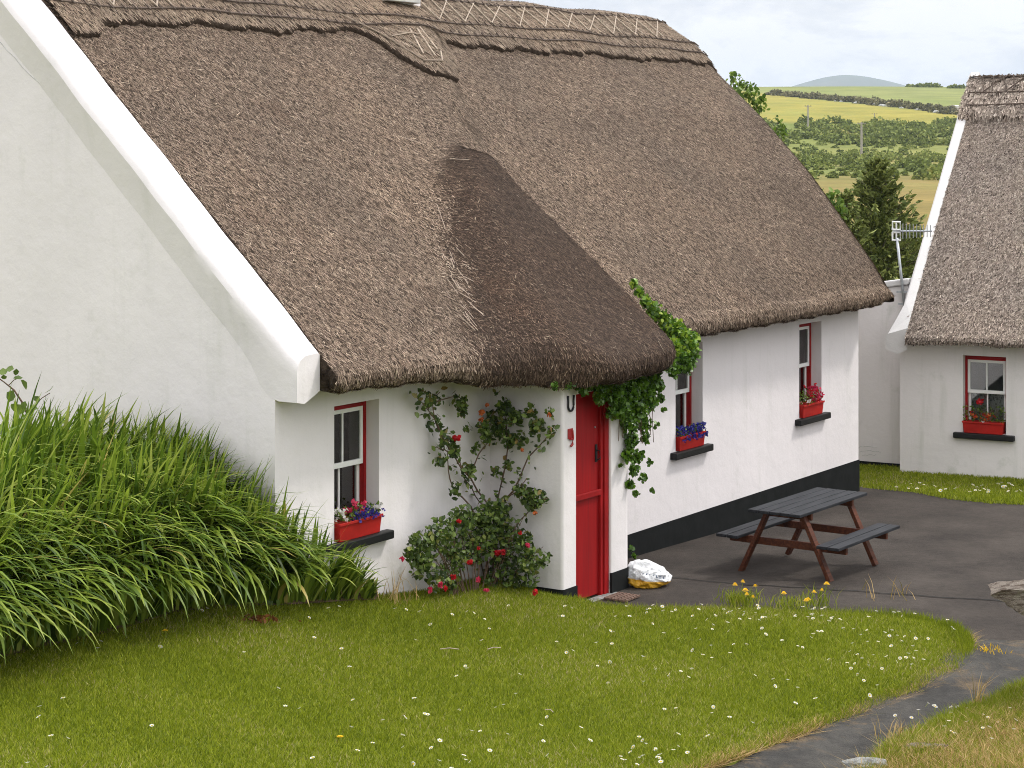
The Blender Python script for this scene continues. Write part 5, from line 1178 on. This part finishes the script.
# white field stones showing in the hedgerow
def fieldstone(x, y, Y, s, k):
    X_ = (x - 512) / F * Y; z = float(terr(X_, Y)); bm = bmesh.new(); bmesh.ops.create_icosphere(bm, subdivisions=2, radius=1)
    for v_ in bm.verts: v_.co *= 1 + .3 * noise.noise(v_.co * 1.5 + Vector((k, 0, 0))); v_.co.x *= s * 1.5; v_.co.y *= s; v_.co.z *= s * .7
    me = bpy.data.meshes.new('boulder'); bm.to_mesh(me); bm.free(); me.materials.append(M['stone']); o = link('boulder', me); o.location = (X_, Y, z + s * .3); tag(o, 'pale field boulder showing at the foot of the brownish hedgerow', 'boulder', 'pale boulders along the hedgerow')
for k, t in enumerate((.36, .39, .47, .55, .565, .60, .61, .70, .78, .88)):
    Y = 848 - 230 * t; fieldstone(765 + 195 * t, 0, Y, rs.uniform(.35, .95), k)
def pole(px, y0, y1, Y, r_, lab, grp='power poles in the fields'):
    X_ = (px - 512) / F * Y; z = float(terr(X_, Y)); top = CH + (HY - y0) / F * Y; E = empty('power_pole', (X_, Y, z)); tag(E, lab, 'power pole', grp)
    MB().tube([(0, 0, -.3), (0, 0, top - z)], [r_, r_ * .8], 8).build('pole', M['pole'], E); MB().beam((-.9, 0, top - z - .35), (.9, 0, top - z - .35), .12, .12).build('crossarm', M['pole'], E)
    mb = MB()
    for s in (-.75, .75): mb.tube([(s, 0, top - z - .3), (s, 0, top - z + .05)], .07, 6)
    mb.build('insulator', M['iron'], E)
pole(861.5, 122, 157, 430, .26, 'tall pale power pole in front of the dark hedge, nearest of the poles')
pole(808, 105, 137, 520, .22, 'grey power pole against the yellow field, left of the tall pale one')
pole(874.5, 113, 131, 620, .15, 'thin faint power pole on the yellow field, right of the tall pale one')
# small white field shelter beside the second roof
X_ = (957 - 512) / F * 660; z = float(terr(X_, 660)); E = empty('shelter', (X_, 660, z), .1); tag(E, 'tiny white farm shelter with a dark opening at the right end of the hedgerow', 'shelter')
MB().box(-1.6, .6, -1, 1, 0, 1.6).build('wall', M['white'], E); MB().box(.62, 1.9, -1, 1, 0, 1.9).build('doorway', M['black'], E); MB().add([(-1.7, -1.1, 1.61), (.7, -1.1, 1.61), (.7, 1.1, 2.0), (-1.7, 1.1, 2.0), (-1.7, -1.1, 1.7), (.7, -1.1, 1.7), (.7, 1.1, 2.1), (-1.7, 1.1, 2.1)], [(3, 2, 1, 0), (4, 5, 6, 7), (0, 1, 5, 4), (1, 2, 6, 5), (2, 3, 7, 6), (3, 0, 4, 7)]).build('roof', M['slab'], E)

# ------------------------------------------------------------------ haze
HAZE = True
if HAZE:
    hz = MB().box(-5000, 5000, -70, 9300, -60, 330).build('haze', []); tag(hz, 'thin bluish air between the cottages and the mountain', 'haze', kind='stuff')
    m = bpy.data.materials.new('air'); m.use_nodes = True; nt = m.node_tree; nt.nodes.remove(nt.nodes['Principled BSDF'])
    pv = nn(nt, 'ShaderNodeVolumePrincipled'); pv.inputs['Color'].default_value = (.72, .84, 1, 1); pv.inputs['Density'].default_value = 9e-5; pv.inputs['Anisotropy'].default_value = 0
    nt.links.new(pv.outputs[0], nt.nodes['Material Output'].inputs['Volume']); hz.data.materials.append(m)

# ------------------------------------------------------------------ light
S_D, S_N = 1.25, 1.0
hv = Dv * S_D - Iv * S_N; hv = hv / np.linalg.norm(hv); EL = R(54)
sdir = Vector((hv[0] * math.cos(EL), hv[1] * math.cos(EL), math.sin(EL)))
sl = bpy.data.lights.new('sun', 'SUN'); sl.energy = 2.5; sl.angle = R(7); sl.color = (1, .96, .90); so = bpy.data.objects.new('sun', sl); COL.objects.link(so)
so.rotation_euler = sdir.to_track_quat('Z', 'Y').to_euler(); so.location = (10, 10, 30)
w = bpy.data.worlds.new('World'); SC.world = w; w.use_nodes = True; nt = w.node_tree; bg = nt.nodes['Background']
sky = nn(nt, 'ShaderNodeTexSky', sky_type='NISHITA'); sky.sun_disc = False; sky.sun_elevation = EL; sky.sun_rotation = math.atan2(hv[0], hv[1]); sky.altitude = 50; sky.air_density = 1; sky.dust_density = 2
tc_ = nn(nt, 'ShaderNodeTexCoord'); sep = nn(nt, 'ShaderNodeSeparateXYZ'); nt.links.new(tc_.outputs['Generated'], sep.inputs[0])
# clouds: noise on the direction, flattened towards the horizon
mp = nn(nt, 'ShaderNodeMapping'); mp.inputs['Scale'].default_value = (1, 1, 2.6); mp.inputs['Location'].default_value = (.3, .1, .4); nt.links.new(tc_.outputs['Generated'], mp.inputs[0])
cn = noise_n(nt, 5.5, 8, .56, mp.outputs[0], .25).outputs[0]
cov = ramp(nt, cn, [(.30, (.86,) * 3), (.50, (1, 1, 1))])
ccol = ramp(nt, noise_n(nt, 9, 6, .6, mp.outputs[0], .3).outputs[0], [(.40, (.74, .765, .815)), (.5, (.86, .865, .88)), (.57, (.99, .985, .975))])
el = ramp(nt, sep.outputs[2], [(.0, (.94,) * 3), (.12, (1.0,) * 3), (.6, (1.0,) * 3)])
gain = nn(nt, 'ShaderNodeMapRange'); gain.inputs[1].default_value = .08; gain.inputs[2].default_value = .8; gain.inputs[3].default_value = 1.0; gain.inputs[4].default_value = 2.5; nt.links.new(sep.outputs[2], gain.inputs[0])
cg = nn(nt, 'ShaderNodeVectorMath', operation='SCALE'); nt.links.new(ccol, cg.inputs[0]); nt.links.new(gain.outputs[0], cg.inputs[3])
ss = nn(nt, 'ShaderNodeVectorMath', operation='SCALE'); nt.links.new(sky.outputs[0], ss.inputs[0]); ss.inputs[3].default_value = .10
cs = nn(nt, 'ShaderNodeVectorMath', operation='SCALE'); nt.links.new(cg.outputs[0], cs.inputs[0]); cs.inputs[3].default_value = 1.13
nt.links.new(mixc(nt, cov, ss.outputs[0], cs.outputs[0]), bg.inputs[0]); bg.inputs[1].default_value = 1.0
SC.view_settings.view_transform = 'Standard'; SC.view_settings.look = 'None'; SC.view_settings.exposure = -.05; SC.view_settings.gamma = 1; SC.view_settings.use_curve_mapping = False
SC.cycles.filter_width = 1.0; SC.render.engine = 'CYCLES'; SC.cycles.use_denoising = True; SC.cycles.denoiser = 'OPENIMAGEDENOISE'; SC.cycles.denoising_prefilter = 'NONE'; SC.cycles.denoising_input_passes = 'RGB_ALBEDO_NORMAL'; SC.cycles.max_bounces = 6; SC.cycles.transparent_max_bounces = 8; SC.cycles.volume_bounces = 0
SC.cycles.diffuse_bounces = 3; SC.cycles.glossy_bounces = 2; SC.cycles.transmission_bounces = 2; SC.cycles.caustics_reflective = False; SC.cycles.caustics_refractive = False
